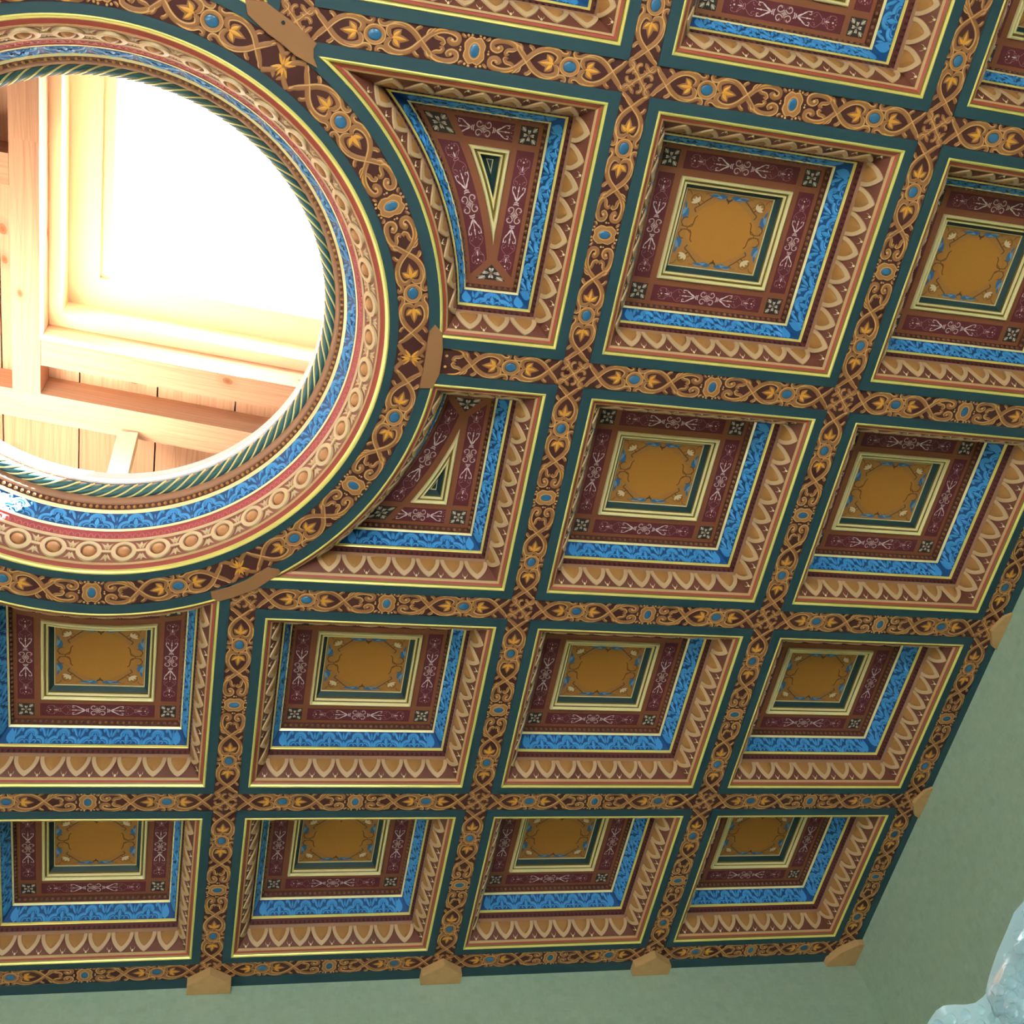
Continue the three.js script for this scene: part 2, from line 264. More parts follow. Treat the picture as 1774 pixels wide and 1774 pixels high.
function spots(plan, i, B, pitch, trim = 0, tmax) {                        // evenly spaced places along side i on the band
  const [a, b] = plan.ends(i, T(tmax ?? B.d1)), pts = plan.between(i, T(B.d1), a, b, 60);
  let len = 0; const acc = [0]; for (let k = 1; k < pts.length; k++) acc.push(len += Math.hypot(pts[k][0] - pts[k - 1][0], pts[k][1] - pts[k - 1][1]));
  const n = Math.max(1, Math.round((len - 2 * trim) / pitch)), out = [];
  if (len < pitch * 0.6) return out;
  const step = (len - 2 * trim) / n;
  for (let q = 0; q < n; q++) {
    const at = trim + (q + 0.5) * step; let k = 1; while (acc[k] < at && k < pts.length - 1) k++;
    const f = (at - acc[k - 1]) / (acc[k] - acc[k - 1]), p = [lerp(pts[k - 1][0], pts[k][0], f), lerp(pts[k - 1][1], pts[k][1], f)], N = plan.inward(i, p), w = B.d1 - B.d0;
    out.push({ p: [p[0] - N[0] * w, p[1] - N[1] * w], N, step });
  }
  return out;
}
const flatS = (a, b, h) => [a * P, b * P, h * P];
// tongue of the egg-and-tongue band, 0.0876 wide
const BL = BAND.len, bandH = (y) => 0.006 * Math.sin(Math.PI * Math.min(1, Math.max(0, y / BL)));
const tongueRim = (() => {
  const gb = new GB(), w = 0.0432, y0 = 0.0015, y1 = BL, half = (y, W, a) => W * Math.sin(Math.PI / 2 * Math.pow(Math.min(1, Math.max(0, (y - a) / (y1 - a))), 0.74));
  for (const s of [-1, 1]) {
    const o = [], i2 = [];
    for (let k = 0; k <= 12; k++) { const f = Math.pow(k / 12, 1.5); o.push([s * half(lerp(y0, y1, f), w, y0), lerp(y0, y1, f)]); const ya = y0 + 0.019; i2.push([s * half(lerp(ya, y1, f), w * 0.67, ya), lerp(ya, y1, f)]); }
    const H1 = 0.006, S = (q, h) => flatS(q[0], q[1], bandH(q[1]) + h);
    gb.grid([o.map((q) => S(q, -0.001)), o.map((q) => S([q[0] * 0.985, q[1]], H1 * 0.85))]); gb.grid([o.map((q) => S([q[0] * 0.985, q[1]], H1 * 0.85)), o.map((q, k) => S([lerp(q[0], i2[k][0], 0.5), lerp(q[1], i2[k][1], 0.5)], H1)), i2.map((q) => S(q, H1 * 0.85))]); gb.grid([i2.map((q) => S(q, H1 * 0.85)), i2.map((q) => S([q[0] * 0.96, q[1]], -0.001))]);
  }
  return gb.build();
})();
const tongueCore = (() => {
  const gb = new GB(), ya = 0.0205, w = 0.0282, rows = [];
  for (let j = 0; j <= 7; j++) { const y = lerp(ya, BL, Math.pow(j / 7, 1.3)), hw = w * Math.sin(Math.PI / 2 * Math.pow((y - ya) / (BL - ya), 0.74)), row = []; for (let k = 0; k <= 6; k++) { const x = lerp(-1, 1, k / 6); row.push(flatS(x * hw, y, bandH(y) + 0.001 + 0.0055 * (1 - x * x) * Math.min(1, j / 2))); } rows.push(row); }
  return gb.grid(rows).build();
})();
const dartGeo = (() => { // little diamond and two leaves between two tongues
  const gb = new GB(), S = (a, b, h) => flatS(a, b, bandH(b) + h);
  leaf(gb, [0, 0.0015], [0, 0.0125], 0.0040, 0.004, S); leaf(gb, [-0.003, 0.008], [-0.0095, 0.022], 0.0009, 0.002, S, 0, 0.002); leaf(gb, [0.003, 0.008], [0.0095, 0.022], 0.0009, 0.002, S, 0, -0.002);
  return gb.build();
})();
// motif of the blue frieze, 0.118 wide
const FL = FRZ.len;
const palmette = (() => {
  const gb = new GB(), S = flatS, h = 0.0042, arcPts = (c, r, a, b) => Array.from({ length: 13 }, (_, k) => { const t = lerp(a, b, k / 12); return [c[0] + r * Math.cos(t), c[1] + r * Math.sin(t)]; });
  for (const [r, w, hh] of [[0.0195, 0.0062, 0.0042], [0.0098, 0.0028, 0.0034]]) {
    ribbon(gb, arcPts([0, 0.0385], r, -0.55, Math.PI + 0.55), w, hh, S);
    ribbon(gb, arcPts([0.0275, 0.005], r * 1.18, -0.2, 2.0), w, hh, S); ribbon(gb, arcPts([-0.0275, 0.005], r * 1.18, Math.PI + 0.2, Math.PI - 2.0), w, hh, S);
  }
  leaf(gb, [0, 0.010], [0, 0.046], 0.0072, 0.0042, S); ribbon(gb, [[0, 0.001], [0, 0.012]], 0.003, 0.003, S);
  for (const s of [-1, 1]) {
    ribbon(gb, curve([[s * 0.003, 0.006], [s * 0.010, 0.016], [s * 0.019, 0.015], [s * 0.020, 0.007], [s * 0.014, 0.006]], 9), 0.0026, 0.0034, S, { taper: 0.3 });
    leaf(gb, [s * 0.059, 0.030], [s * 0.059, 0.063], 0.0040, 0.0036, S);
    ribbon(gb, curve([[s * 0.055, 0.028], [s * 0.049, 0.040], [s * 0.044, 0.054], [s * 0.036, 0.062], [s * 0.0315, 0.056], [s * 0.035, 0.049]], 10), 0.0052, 0.0042, S, { taper: 0.3 });
    leaf(gb, [s * 0.059, 0.001], [s * 0.0575, 0.026], 0.0044, 0.0036, S);
  }
  return gb.build();
})();
const cornerLeaf = (() => { const gb = new GB(), S = flatS; leaf(gb, [0, 0.0005], [0, 0.062], 0.0155, 0.003, S); ribbon(gb, [[0, 0.004], [0, 0.05]], 0.0018, 0.0048, S, { taper: 0.3 }); return gb.build(); })();
const offsetUV = (pts, f) => pts.map(f);

function coffer(plan, tri) {
  const o = new THREE.Group(), all = [...Array(plan.n).keys()];
  part('painted_border', strip(plan, [[0.045, 0.004], [0.0455, 0], [0.08, 0], [0.08, 0.004]]), M.teal, o);
  part('gilt_bead', strip(plan, [[0.08, 0.0005], [0.0805, -0.0018], [0.083, -0.0035], [0.0865, -0.002], [0.0895, 0.003]], { smooth: true }), M.gilt, o);
  part('bead_quirk', strip(plan, [[0.0895, 0.003], [0.0935, 0.0085]]), M.olive, o);
  part('red_fillet', strip(plan, [[0.0935, 0.0085], [0.1015, 0.0145]]), M.red, o);
  part('cream_fillet', strip(plan, [[0.1015, 0.0145], [0.102, 0.0115], [0.1075, 0.0165], [0.108, 0.02]]), M.cream, o);
  const band = part('egg_band', strip(plan, bulge(BAND.d0, BAND.z0, BAND.d1, BAND.z1, 0.006, 8), { smooth: true }), M.band, o);
  const fr = []; const darts = [];
  for (const i of all) {
    const sp = spots(plan, i, BAND, 0.0876);
    sp.forEach((s, k) => {
      const m = frameOn(BAND, s.p, s.N), sc = s.step / 0.0876;
      for (const [n, g, mm] of [['tongue_rim', tongueRim, M.tongue], ['tongue', tongueCore, M.core]]) { const q = part(n, g, mm, band); m.decompose(q.position, q.quaternion, q.scale); q.scale.x = sc; }
      if (k) darts.push(dartGeo.clone().translate(-s.step / 2 * P, 0, 0).applyMatrix4(m));
    });
  }
  if (darts.length) stuff(part('darts', mergeGeometries(darts), M.dart, band));
  part('tan_fillet', strip(plan, [[0.1385, 0.09], [0.1410, 0.0865], [0.1435, 0.088], [0.1472, 0.0985], [0.147, 0.103]]), M.tan, o);
  const den = part('dentil_band', strip(plan, [[0.147, 0.103], [0.1545, 0.128]]), M.dentil, o), teeth = [];
  const DB = { d0: 0.147, z0: 0.103, d1: 0.1545, z1: 0.128 }; DB.len = Math.hypot(DB.d1 - DB.d0, DB.z1 - DB.z0);
  const tooth = (() => { const gb = new GB(); const pts = (h) => [[-0.0042, 0.002], [0.0042, 0.002], [0.0042, 0.011], [0, 0.0155], [-0.0042, 0.011]].map(([a, b]) => flatS(a, b, h)); gb.poly(pts(0.0022)); const a = pts(0), b = pts(0.0022); gb.grid([[...a, a[0]], [...b, b[0]]]); return gb.build(); })();
  for (const i of all) for (const s of spots(plan, i, DB, 0.0195)) teeth.push(tooth.clone().applyMatrix4(frameOn(DB, s.p, s.N)));
  if (teeth.length) stuff(part('dentils', mergeGeometries(teeth), M.tooth, den));
  part('gilt_fillet', strip(plan, [[0.1545, 0.128], [0.1555, 0.126], [0.158, 0.1285], [0.1585, 0.1305], [0.160, 0.1305], [0.1616, 0.135]]), M.gilt, o);
  const blue = part('blue_frieze', strip(plan, [[FRZ.d0, FRZ.z0], [FRZ.d1, FRZ.z1]]), M.blueBase, o);
  for (const i of all) {
    for (const s of spots(plan, i, FRZ, 0.118, 0.028)) { const q = part('palmette', palmette, M.blue, blue); frameOn(FRZ, s.p, s.N).decompose(q.position, q.quaternion, q.scale); q.scale.x = Math.min(1.1, s.step / 0.118); }
    const [a, b] = plan.ends(i, T(FRZ.d1)), pts = plan.between(i, T(FRZ.d1), a, b, 40); if (Math.hypot(a[0] - b[0], a[1] - b[1]) < 0.09) continue;
    for (const p of [pts[1], pts[39]]) { const N = plan.inward(i, p), w = FRZ.d1 - FRZ.d0, q = part('corner_leaf', cornerLeaf, M.blue, blue); frameOn(FRZ, [p[0] - N[0] * w, p[1] - N[1] * w], N).decompose(q.position, q.quaternion, q.scale); }
  }
  part('gilt_fillet', strip(plan, [[0.187, 0.197], [0.1875, 0.1955], [0.1925, 0.201], [0.193, 0.204]]), M.frame, o);
  const bm = part('bead_moulding', strip(plan, [[0.193, 0.204], [0.2, 0.232]]), M.brown, o), beads = [];
  const BB = { d0: 0.193, z0: 0.204, d1: 0.2, z1: 0.232 }; BB.len = Math.hypot(0.007, 0.028);
  const beadG = new THREE.SphereGeometry(0.0062 * P, 8, 6).translate(0, 0.013 * P, 0.001 * P);
  for (const i of all) for (const s of spots(plan, i, BB, 0.0212)) beads.push(beadG.clone().applyMatrix4(frameOn(BB, s.p, s.N)));
  if (beads.length) stuff(part('beads', mergeGeometries(beads), M.bead, bm));
  // soffit: field, panels, corner tiles
  const to = T(0.2135), ti = T(0.272), gap = 0.0205, PZ = 0.2312;
  const inner = tri ?? plan;
  { const gb = new GB();                                                   // field with the hole of the picture frame
    const out = all.flatMap((i) => plan.path(i, T(0.199)).slice(0, -1)), hol = [...Array(inner.n).keys()].flatMap((i) => inner.path(i, T(0.3)).slice(0, -1));
    const s = new THREE.Shape(out.map((p) => new THREE.Vector2(p[0] * P, p[1] * P))); s.holes.push(new THREE.Path(hol.map((p) => new THREE.Vector2(p[0] * P, p[1] * P))));
    part('soffit', new THREE.ShapeGeometry(s).rotateX(-Math.PI / 2).translate(0, 0.232 * P, 0), M.terra, o); }
  const along = (i, p) => { const S = plan.s[i]; return S.r ? Math.atan2(p[1] - S.oy, p[0] - S.ox) * (S.r + (to + ti) / 2) : -p[0] * S.ny + p[1] * S.nx; };
  const panelOn = (i, A, B2, C, D2) => {                                   // A,B along the outer edge, D,C along the inner
    const n = plan.s[i].r ? 22 : 1, a = plan.between(i, to, A, B2, n), b = plan.between(i, ti, D2, C, n), wrap = (d) => (plan.s[i].r ? d - Math.round(d / (2 * Math.PI * (plan.s[i].r + (to + ti) / 2))) * 2 * Math.PI * (plan.s[i].r + (to + ti) / 2) : d);
    const mid = along(i, a[0]) + wrap(along(i, a[n]) - along(i, a[0])) * 0.5, full = 0.0585 * 1024 / 160, len = Math.hypot(A[0] - B2[0], A[1] - B2[1]), LL = len > full * 0.8 ? len : full;
    const gb = new GB(), uvf = (j, k) => [0.5 + wrap(along(i, (j ? b : a)[k]) - mid) / LL, j];
    gb.grid([a.map((p) => L(p[0], p[1], PZ)), b.map((p) => L(p[0], p[1], PZ))], uvf);
    gb.grid([a.map((p) => L(p[0], p[1], PZ)), a.map((p) => L(p[0], p[1], PZ + 0.002))], () => [0.01, 0.02]); gb.grid([b.map((p) => L(p[0], p[1], PZ)), b.map((p) => L(p[0], p[1], PZ + 0.002))], () => [0.01, 0.02]);
    part('arabesque_panel', gb.build(), M.arabesque, o);
  };
  const tile = (q, uvs = [[0, 0], [1, 0], [1, 1], [0, 1]]) => part('rosette_tile', new GB().poly(q.map((p) => L(p[0], p[1], PZ)), uvs).build(), M.rosette, o);
  const gone = tri ? tri.gone : -1, n = plan.n;
  for (const i of all) {
    const pr = (i + n - 1) % n, nx = (i + 1) % n; if (i === gone) continue;
    const apex = tri && tri.corner(tri.apexAt, T(0.289));
    const A = pr === gone ? null : plan.corner(pr, ti + gap, to), D2 = pr === gone ? null : plan.corner(pr, ti + gap, ti), B2 = nx === gone ? null : plan.corner(i, to, ti + gap), C = nx === gone ? null : plan.corner(i, ti, ti + gap);
    const cut = (t, from, to2, P0, g) => { // last point along side i before the diagonal from P0 to the apex
      const q = plan.between(i, t, from, to2, 80), dx = apex[0] - P0[0], dy = apex[1] - P0[1], l = Math.hypot(dx, dy), sd = (p) => ((p[0] - P0[0]) * dy - (p[1] - P0[1]) * dx) / l, s0 = Math.sign(sd(q[0])); let k = 0; while (k < 80 && s0 * sd(q[k + 1]) > g) k++; return q[k]; };
    if (pr === gone) { const c0 = plan.corner(pr, to); panelOn(i, cut(to, B2, c0, c0, 0.014), B2, C, cut(ti, C, plan.corner(pr, ti), c0, 0.014)); }
    else if (nx === gone) { const c0 = plan.corner(i, to); panelOn(i, A, cut(to, A, c0, c0, 0.014), cut(ti, D2, plan.corner(i, ti), c0, 0.014), D2); }
    else panelOn(i, A, B2, C, D2);
    if (nx !== gone) tile([plan.corner(i, to), plan.corner(i, ti, to), plan.corner(i, ti), plan.corner(i, to, ti)]);
    else { const p0 = plan.corner(i, to), p1 = plan.corner(nx, to), c = [(p0[0] + p1[0] + apex[0]) / 3, (p0[1] + p1[1] + apex[1]) / 3], k = 0.74, q = [p0, p1, apex].map((p) => [lerp(c[0], p[0], k), lerp(c[1], p[1], k)]); tile(q, [[0, 0.1], [1, 0.1], [0.5, 1]]); }
  }
  part('gilt_frame', strip(inner, [[0.296, 0.2325], [0.2962, 0.2255], [0.2985, 0.2205], [0.3025, 0.2185], [0.306, 0.2215], [0.307, 0.2275], [0.3072, 0.231]], { smooth: true }), M.frame, o);
  part('frame_groove', strip(inner, [[0.3072, 0.231], [0.31, 0.2335], [0.3142, 0.2325]]), M.olive, o);
  part('gilt_frame', strip(inner, [[0.3142, 0.2325], [0.3148, 0.2285], [0.3175, 0.2265], [0.3200, 0.2285], [0.3212, 0.236]], { smooth: true }), M.frame, o);
  part('frame_groove', strip(inner, [[0.3212, 0.236], [0.3225, 0.243]]), M.olive, o);
  part('inner_border', strip(inner, [[0.3225, 0.243], [0.3365, 0.2615]]), M.green, o);
  part('fine_fillet', strip(inner, [[0.3365, 0.2615], [0.337, 0.2595], [0.3393, 0.2595], [0.3396, 0.264]]), M.line, o);
  const cen = [...Array(inner.n).keys()].flatMap((i) => inner.path(i, T(0.3394)).slice(0, -1));
  if (tri) part('centre_panel', new THREE.ShapeGeometry(new THREE.Shape(cen.map((p) => new THREE.Vector2(p[0] * P, p[1] * P)))).rotateX(-Math.PI / 2).translate(0, 0.2635 * P, 0), M.green, o);
  else {
    const g = new THREE.ShapeGeometry(new THREE.Shape(cen.map((p) => new THREE.Vector2(p[0] * P, p[1] * P)))), ps = g.attributes.position, uv = g.attributes.uv; g.computeBoundingBox(); const b = g.boundingBox;
    for (let k = 0; k < ps.count; k++) uv.setXY(k, (ps.getX(k) - b.min.x) / (b.max.x - b.min.x), (ps.getY(k) - b.min.y) / (b.max.y - b.min.y));
    part('centre_panel', g.rotateX(-Math.PI / 2).translate(0, 0.2635 * P, 0), M.painting, o);
  }
  return o;
}
const HX = 0.5 - D0, HY = RHO / 2 - D0, RS = 1.0;                          // RS: outer edge of the ring's scroll band
const rect = () => new Plan([line(0, 1, -HY), line(-1, 0, -HX), line(0, -1, -HY), line(1, 0, -HX)], [[HX, -HY], [HX, HY], [-HX, HY], [-HX, -HY]]);
// wedge right of the oculus, row 0 (m = 1) and its mirror image in row 1 (m = -1); centre of the cell is the origin
function wedge(m, sx = 1) {
  const ox = -sx, oy = m * RHO / 2;                                          // centre of the oculus seen from the cell's centre
  const a = arc(ox, oy, RS), r = line(-sx, 0, -HX), far = line(0, m, -HY), near = line(0, -m, -HY);
  const h = [[-0.3 * sx, -m * HY], [HX * sx, -m * HY], [HX * sx, m * HY], [0.05 * sx, m * HY]];
  const sides = [far, r, near, a], hints = [h[1], h[2], h[3], h[0]];        // corners: far/right, right/near, near/arc, arc/far
  const plan = new Plan(sides, hints), tri = new Plan([far, r, a], [h[1], [0.2 * sx, m * 0.15], h[0]]); tri.gone = 2; tri.apexAt = 1;
  return [plan, tri];
}
function lunette() { const a = arc(0, -1.5 * RHO, RS); return new Plan([a, line(-1, 0, -HX), line(0, -1, -HY), line(1, 0, -HX)], [[HX, -0.56], [HX, HY], [-HX, HY], [-HX, -0.56]]); }
const cofferAt = (X, Y) => Wp(X + 0.5, (Y + 0.5) * RHO);
const proto = coffer(rect());
const COFFERS = [
  [-1, 3, 'square coffer in the corner of the photo at lower left, along the end wall'],
  [0, 3, 'second square coffer from the left in the row along the end wall'],
  [1, 3, 'third square coffer from the left in the row along the end wall'],
  [2, 3, 'dim square coffer in the corner where the two green walls meet'],
  [0, 2, 'square coffer below the tip of the lower wedge coffer, second row from the end wall'],
  [1, 2, 'middle square coffer, third from the left in the second row from the end wall'],
  [2, 2, 'dim square coffer along the right wall in the second row from the end wall'],
  [1, 1, 'square coffer just right of the lower wedge coffer'],
  [2, 1, 'square coffer against the right wall, right of the one beside the lower wedge coffer'],
  [1, 0, 'large bright square coffer just right of the upper wedge coffer'],
  [2, 0, 'square coffer cut by the right edge of the photo, right of the bright one'],
  [0, -1, 'coffer above the upper wedge coffer, only its lower moulding in the photo'],
  [1, -1, 'coffer cut by the top edge of the photo, above the bright square one'],
  [2, -1, 'coffer at the top right corner of the photo'],
  [-2, 2, 'square coffer beyond the left edge of the photo, second row from the end wall'],
  [-2, 3, 'square coffer beyond the left edge of the photo, along the end wall'],
  [-2, -1, 'square coffer beyond the left edge of the photo, behind the round opening'],
];
COFFERS.forEach(([X, Y, label], k) => {
  const o = k ? proto.clone() : proto; o.name = numbered('ceiling_coffer'); o.position.set(...cofferAt(X, Y)); scene.add(o);
  o.userData = { label, category: 'coffer', group: 'painted ceiling coffers' };
});
for (const [m, Y, label, sx, X] of [[1, 0, 'upper wedge coffer with one curved side, hugging the round opening', 1, 0], [-1, 1, 'lower wedge coffer with one curved side, its broad end towards the end wall', 1, 0], [1, 0, 'wedge coffer beyond the left edge of the photo, upper of two', -1, -2], [-1, 1, 'wedge coffer beyond the left edge of the photo, lower of two', -1, -2]]) {
  const o = coffer(...wedge(m, sx)); o.name = numbered('wedge_coffer'); o.position.set(...cofferAt(X, Y)); scene.add(o); o.userData = { label, category: 'coffer', group: 'painted ceiling coffers' };
}
{ const o = coffer(new Plan([line(0, 1, -HY), line(-1, 0, -HX), arc(0, 1.5 * RHO, RS), line(1, 0, -HX)], [[HX, -HY], [HX, 0.56], [-HX, 0.56], [-HX, -HY]])); o.name = numbered('curved_coffer'); o.position.set(...cofferAt(-1, -1)); scene.add(o); o.userData = { label: 'coffer above the ring, at the top left beyond the plain cover piece', category: 'coffer', group: 'painted ceiling coffers' }; }
{ const o = coffer(lunette()); o.name = numbered('curved_coffer'); o.position.set(...cofferAt(-1, 2)); scene.add(o); o.userData = { label: 'coffer whose upper side bends with the ring of the round opening', category: 'coffer', group: 'painted ceiling coffers' }; }

// ───────────────────────── ribs with scrollwork ─────────────────────────
const U = 0.045, SU = 22.22;                                               // half width of a scroll band; its length in half widths
function scrollHalf(add) {                                                 // strokes of half a segment, node at s = 0, middle at s = 11.11
  for (const m of [1, -1]) {
    const q = (a) => a.map(([s, w]) => [s, w * m]);
    const heart = (f) => {
      add('strand', q([[0.95, -0.95], [1.4, -0.5], [1.9, 0], [2.4, 0.5], [3.0, 0.8], [3.6, 0.78], [4.0, 0.52], [3.95, 0.2], [3.7, 0.04]].map(f)), 0.185, 26);
      add('strand', q([[2.7, 0.72], [3.3, 0.9], [3.9, 0.84], [4.25, 0.66], [4.55, 0.72], [4.6, 0.92], [4.35, 0.93]].map(f)), 0.135, 16);
      add('gold', q([[2.85, 0.86], [3.4, 0.95], [4.0, 0.8]].map(f)), 0.06, 6);
      add('strand', q([[1.35, 0.5], [1.2, 0.78], [1.0, 0.92]].map(f)), 0.125, 6); add('strand', q([[2.35, 0.55], [2.15, 0.8], [1.9, 0.9]].map(f)), 0.125, 6);
    };
    heart((p) => p); heart(([s, w]) => [9.6 - s, w]);
    add('strand', q([[7.7, 0], [8.2, 0.5], [8.8, 0.84], [9.5, 0.88], [10.0, 0.66], [9.98, 0.34], [9.65, 0.24], [9.42, 0.42], [9.6, 0.56]]), 0.18, 24);
    add('strand', q([[8.35, 0.62], [8.65, 0.42], [9.0, 0.36], [9.12, 0.14], [8.86, 0.12]]), 0.13, 10);
    add('gold', q([[8.3, 0.66], [8.8, 0.93], [9.4, 0.97]]), 0.065, 7);
    add('dot', [[9.62, 0.42 * m]], 0.11);
    add('strand', q([[8.0, 0.3], [8.1, 0.7], [8.35, 0.9]]), 0.09, 6);
    for (const [s, w] of [[10.6, 0.86], [10.85, 0.93]]) add('dot', [[s, w * m]], 0.09);
    add('strand', q([[10.2, 0.95], [10.3, 0.8], [10.5, 0.72]]), 0.09, 5);
  }
  add('dot', [[10.2, 0.07]], 0.08); add('dot', [[10.2, -0.1]], 0.06);
}
const LEAVES = (s0, k) => [[[s0, 0], [s0 - 1.05 * k, 0.03]], [[s0 - 0.1 * k, 0.05], [s0 - 0.55 * k, 0.52]], [[s0 - 0.1 * k, -0.05], [s0 - 0.55 * k, -0.52]]];
// S maps (s in half widths, w in half widths, height in half widths) to metres; from/to keep a part of the pattern
function scrollSegment(S, parent, from = -1, to = 99) {
  const strand = new GB(), edge = new GB(), gold = new GB();
  const inside = (pts) => pts.every((p) => p[0] >= from && p[0] <= to);
  for (const half of [0, 1]) {
    const f = ([s, w]) => [half ? SU - s : s, w];
    scrollHalf((kind, pts, w, n) => {
      pts = pts.map(f); if (!inside(pts)) return;
      if (kind === 'dot') return dome(edge, pts[0], w, w, 0.12, S, 0.05, 8, 2);
      const c = curve(pts, n).map(([s, ww]) => [s, Math.max(-0.97, Math.min(0.97, ww))]);
      if (kind === 'gold') return ribbon(gold, c, w, 0.09, S, { taper: 0.35, h0: 0.04 });
      ribbon(strand, c, w, 0.12, S, { taper: 0.18 });
      const o = c.map((p, i) => { const a = c[Math.max(0, i - 1)], b = c[Math.min(c.length - 1, i + 1)], l = Math.hypot(b[0] - a[0], b[1] - a[1]) || 1, sg = w > 0.15 ? 1 : -1; return [p[0] - (b[1] - a[1]) / l * w * 0.62 * sg, p[1] + (b[0] - a[0]) / l * w * 0.62 * sg]; });
      ribbon(edge, o.slice(1, -1), 0.04, 0.05, S, { h0: 0.085, taper: 0.3, flat: true });
    });
    for (const k of [1, -1]) { // hearts' leaves
      const g = new GB(), s0 = k > 0 ? 3.75 : 5.85; let ok = true;
      for (const [b, t] of LEAVES(s0, k)) { const B = f(b), Tt = f(t); if (!inside([B, Tt])) { ok = false; break; } leaf(g, B, [B[0] + (Tt[0] - B[0]) * 0.9, B[1] + (Tt[1] - B[1]) * 0.9], 0.115, 0.16, S, 0.05); leaf(strand, B, [B[0] + (Tt[0] - B[0]) * 1.06 , B[1] + (Tt[1] - B[1]) * 1.06], 0.24, 0.06, S, 0.01); }
      if (ok) part('gilded_leaf', g.build(), M.gold, parent);
    }
    const c = f([4.8, 0]);
    if (inside([c])) { const g = new GB(), d = new GB(); ribbon(g, ellipse(c, 0.57, 0.5, 22), 0.14, 0.14, S, { closed: true }); part('gem_collar', g.build(), M.collar, parent); ribbon(edge, ellipse(c, 0.66, 0.58, 22), 0.03, 0.05, S, { h0: 0.1, closed: true, flat: true }); dome(d, c, 0.42, 0.33, 0.2, S, 0.05, 16, 4); part('blue_gem', d.build(), M.gem, parent); }
  }
  const c = [SU / 2, 0];
  if (inside([c])) {
    const g = new GB(), d = new GB(); const sq = (r) => Array.from({ length: 29 }, (_, k) => { const a = k / 28 * 2 * Math.PI, x = Math.cos(a), y = Math.sin(a), q = 1 / Math.pow(x ** 4 + y ** 4, 0.25), e = 1 - 0.12 * Math.cos(4 * a) ** 2; return [c[0] + 0.72 * r * x * q * e, 0.86 * r * y * q * e]; });
    g.grid([sq(1).map((p) => S(p[0], p[1], 0)), sq(0.95).map((p) => S(p[0], p[1], 0.11)), sq(0.4).map((p) => S(p[0], p[1], 0.12))]); part('gem_collar', g.build(), M.collar, parent);
    ribbon(edge, ellipse(c, 0.36, 0.5, 20), 0.03, 0.04, S, { h0: 0.1, closed: true, flat: true }); ribbon(edge, sq(0.93), 0.03, 0.03, S, { h0: 0.1, closed: true, flat: true });
    dome(d, c, 0.30, 0.42, 0.2, S, 0.10, 16, 4); part('blue_gem', d.build(), M.gem, parent);
  }
  stuff(part('scrollwork', strand.build(), M.strand, parent)); stuff(part('scroll_edging', edge.build(), M.edge, parent)); stuff(part('gilded_sprays', gold.build(), M.gold, parent));
}
const BH = 0.006;                                                          // the ground of a scroll band lies back by this much
const straightS = (len) => (s, w, h) => L(s / SU * len, w * U, BH - h * U * 0.42);
function panelOf(len, from = 0, to = SU) {                                 // one scroll panel along +x from a node; parts are made once per length
  const g = new THREE.Group(); const a = from / SU * len, b = to / SU * len;
  part('ground', mergeGeometries([box((b - a) * P, 0.01 * P, 2 * U * P, (a + b) / 2 * P, (BH + 0.005) * P, 0)]), M.field, g);
  scrollSegment(straightS(len), g, from - 0.01, to + 0.01); return g;
}
const knot = (() => { // interlace on a crossing of two ribs
  const g = new GB(), e = new GB(), S = (s, w, h) => L(s * U, w * U, BH - h * U * 0.42);
  for (let k = 0; k < 4; k++) {
    const c = Math.cos(k * Math.PI / 2), s = Math.sin(k * Math.PI / 2), R = (a) => a.map(([x, y]) => [x * c - y * s, x * s + y * c]);
    const put = (a, w, n) => { const pts = curve(R(a), n); ribbon(g, pts, w, 0.12, S, { taper: 0.15 }); ribbon(e, pts.map((p) => [p[0], p[1]]).slice(1, -1), 0.03, 0.05, S, { h0: 0.09, taper: 0.3, flat: true }); };
    put([[1.0, -0.95], [0.55, -0.5], [0.1, -0.06], [-0.28, 0.32]], 0.17, 8); put([[1.0, 0.2], [0.72, 0.42], [0.5, 0.7], [0.62, 0.94], [0.85, 0.92]], 0.14, 9); put([[0.16, 0.36], [0.3, 0.62], [0.14, 0.86], [-0.06, 0.8]], 0.13, 8); put([[0.55, 0.2], [0.4, 0.42], [0.52, 0.56]], 0.12, 5);
  }
  const o = new THREE.Group(); part('ground', box(2 * U * P, 0.01 * P, 2 * U * P, 0, (BH + 0.005) * P, 0), M.field, o); stuff(part('scrollwork', g.build(), M.strand, o)); stuff(part('scroll_edging', e.build(), M.edge, o)); return o;
})();
const PX = panelOf(1), PY = panelOf(RHO), PHALF = panelOf(1, 12.3, SU);
function rib(label, nodes, vertical, at, list) {                           // list: [start index, panel], along X (or Y)
  const o = thing('scrollwork_rib', label, 'ceiling rib', vertical ? Wp(at, 0) : Wp(0, at), 'scrollwork ribs between the coffers');
  let k = 0;
  for (const [i, pan] of list) {
    const g = pan.clone(); g.name = 'scroll_panel' + (k ? '_' + String(k).padStart(3, '0') : ''); k++;
    g.position.set(...(vertical ? L(0, i * RHO, 0) : L(i, 0, 0))); if (vertical) g.rotation.y = -Math.PI / 2; if (vertical) g.rotation.y = Math.PI / 2; o.add(g);
  }
  let q = 0; for (const i of nodes) { const g = knot.clone(); g.name = 'crossing' + (q ? '_' + String(q).padStart(3, '0') : ''); q++; g.position.set(...(vertical ? L(0, i * RHO, 0) : L(i, 0, 0))); o.add(g); }
  return o;
}
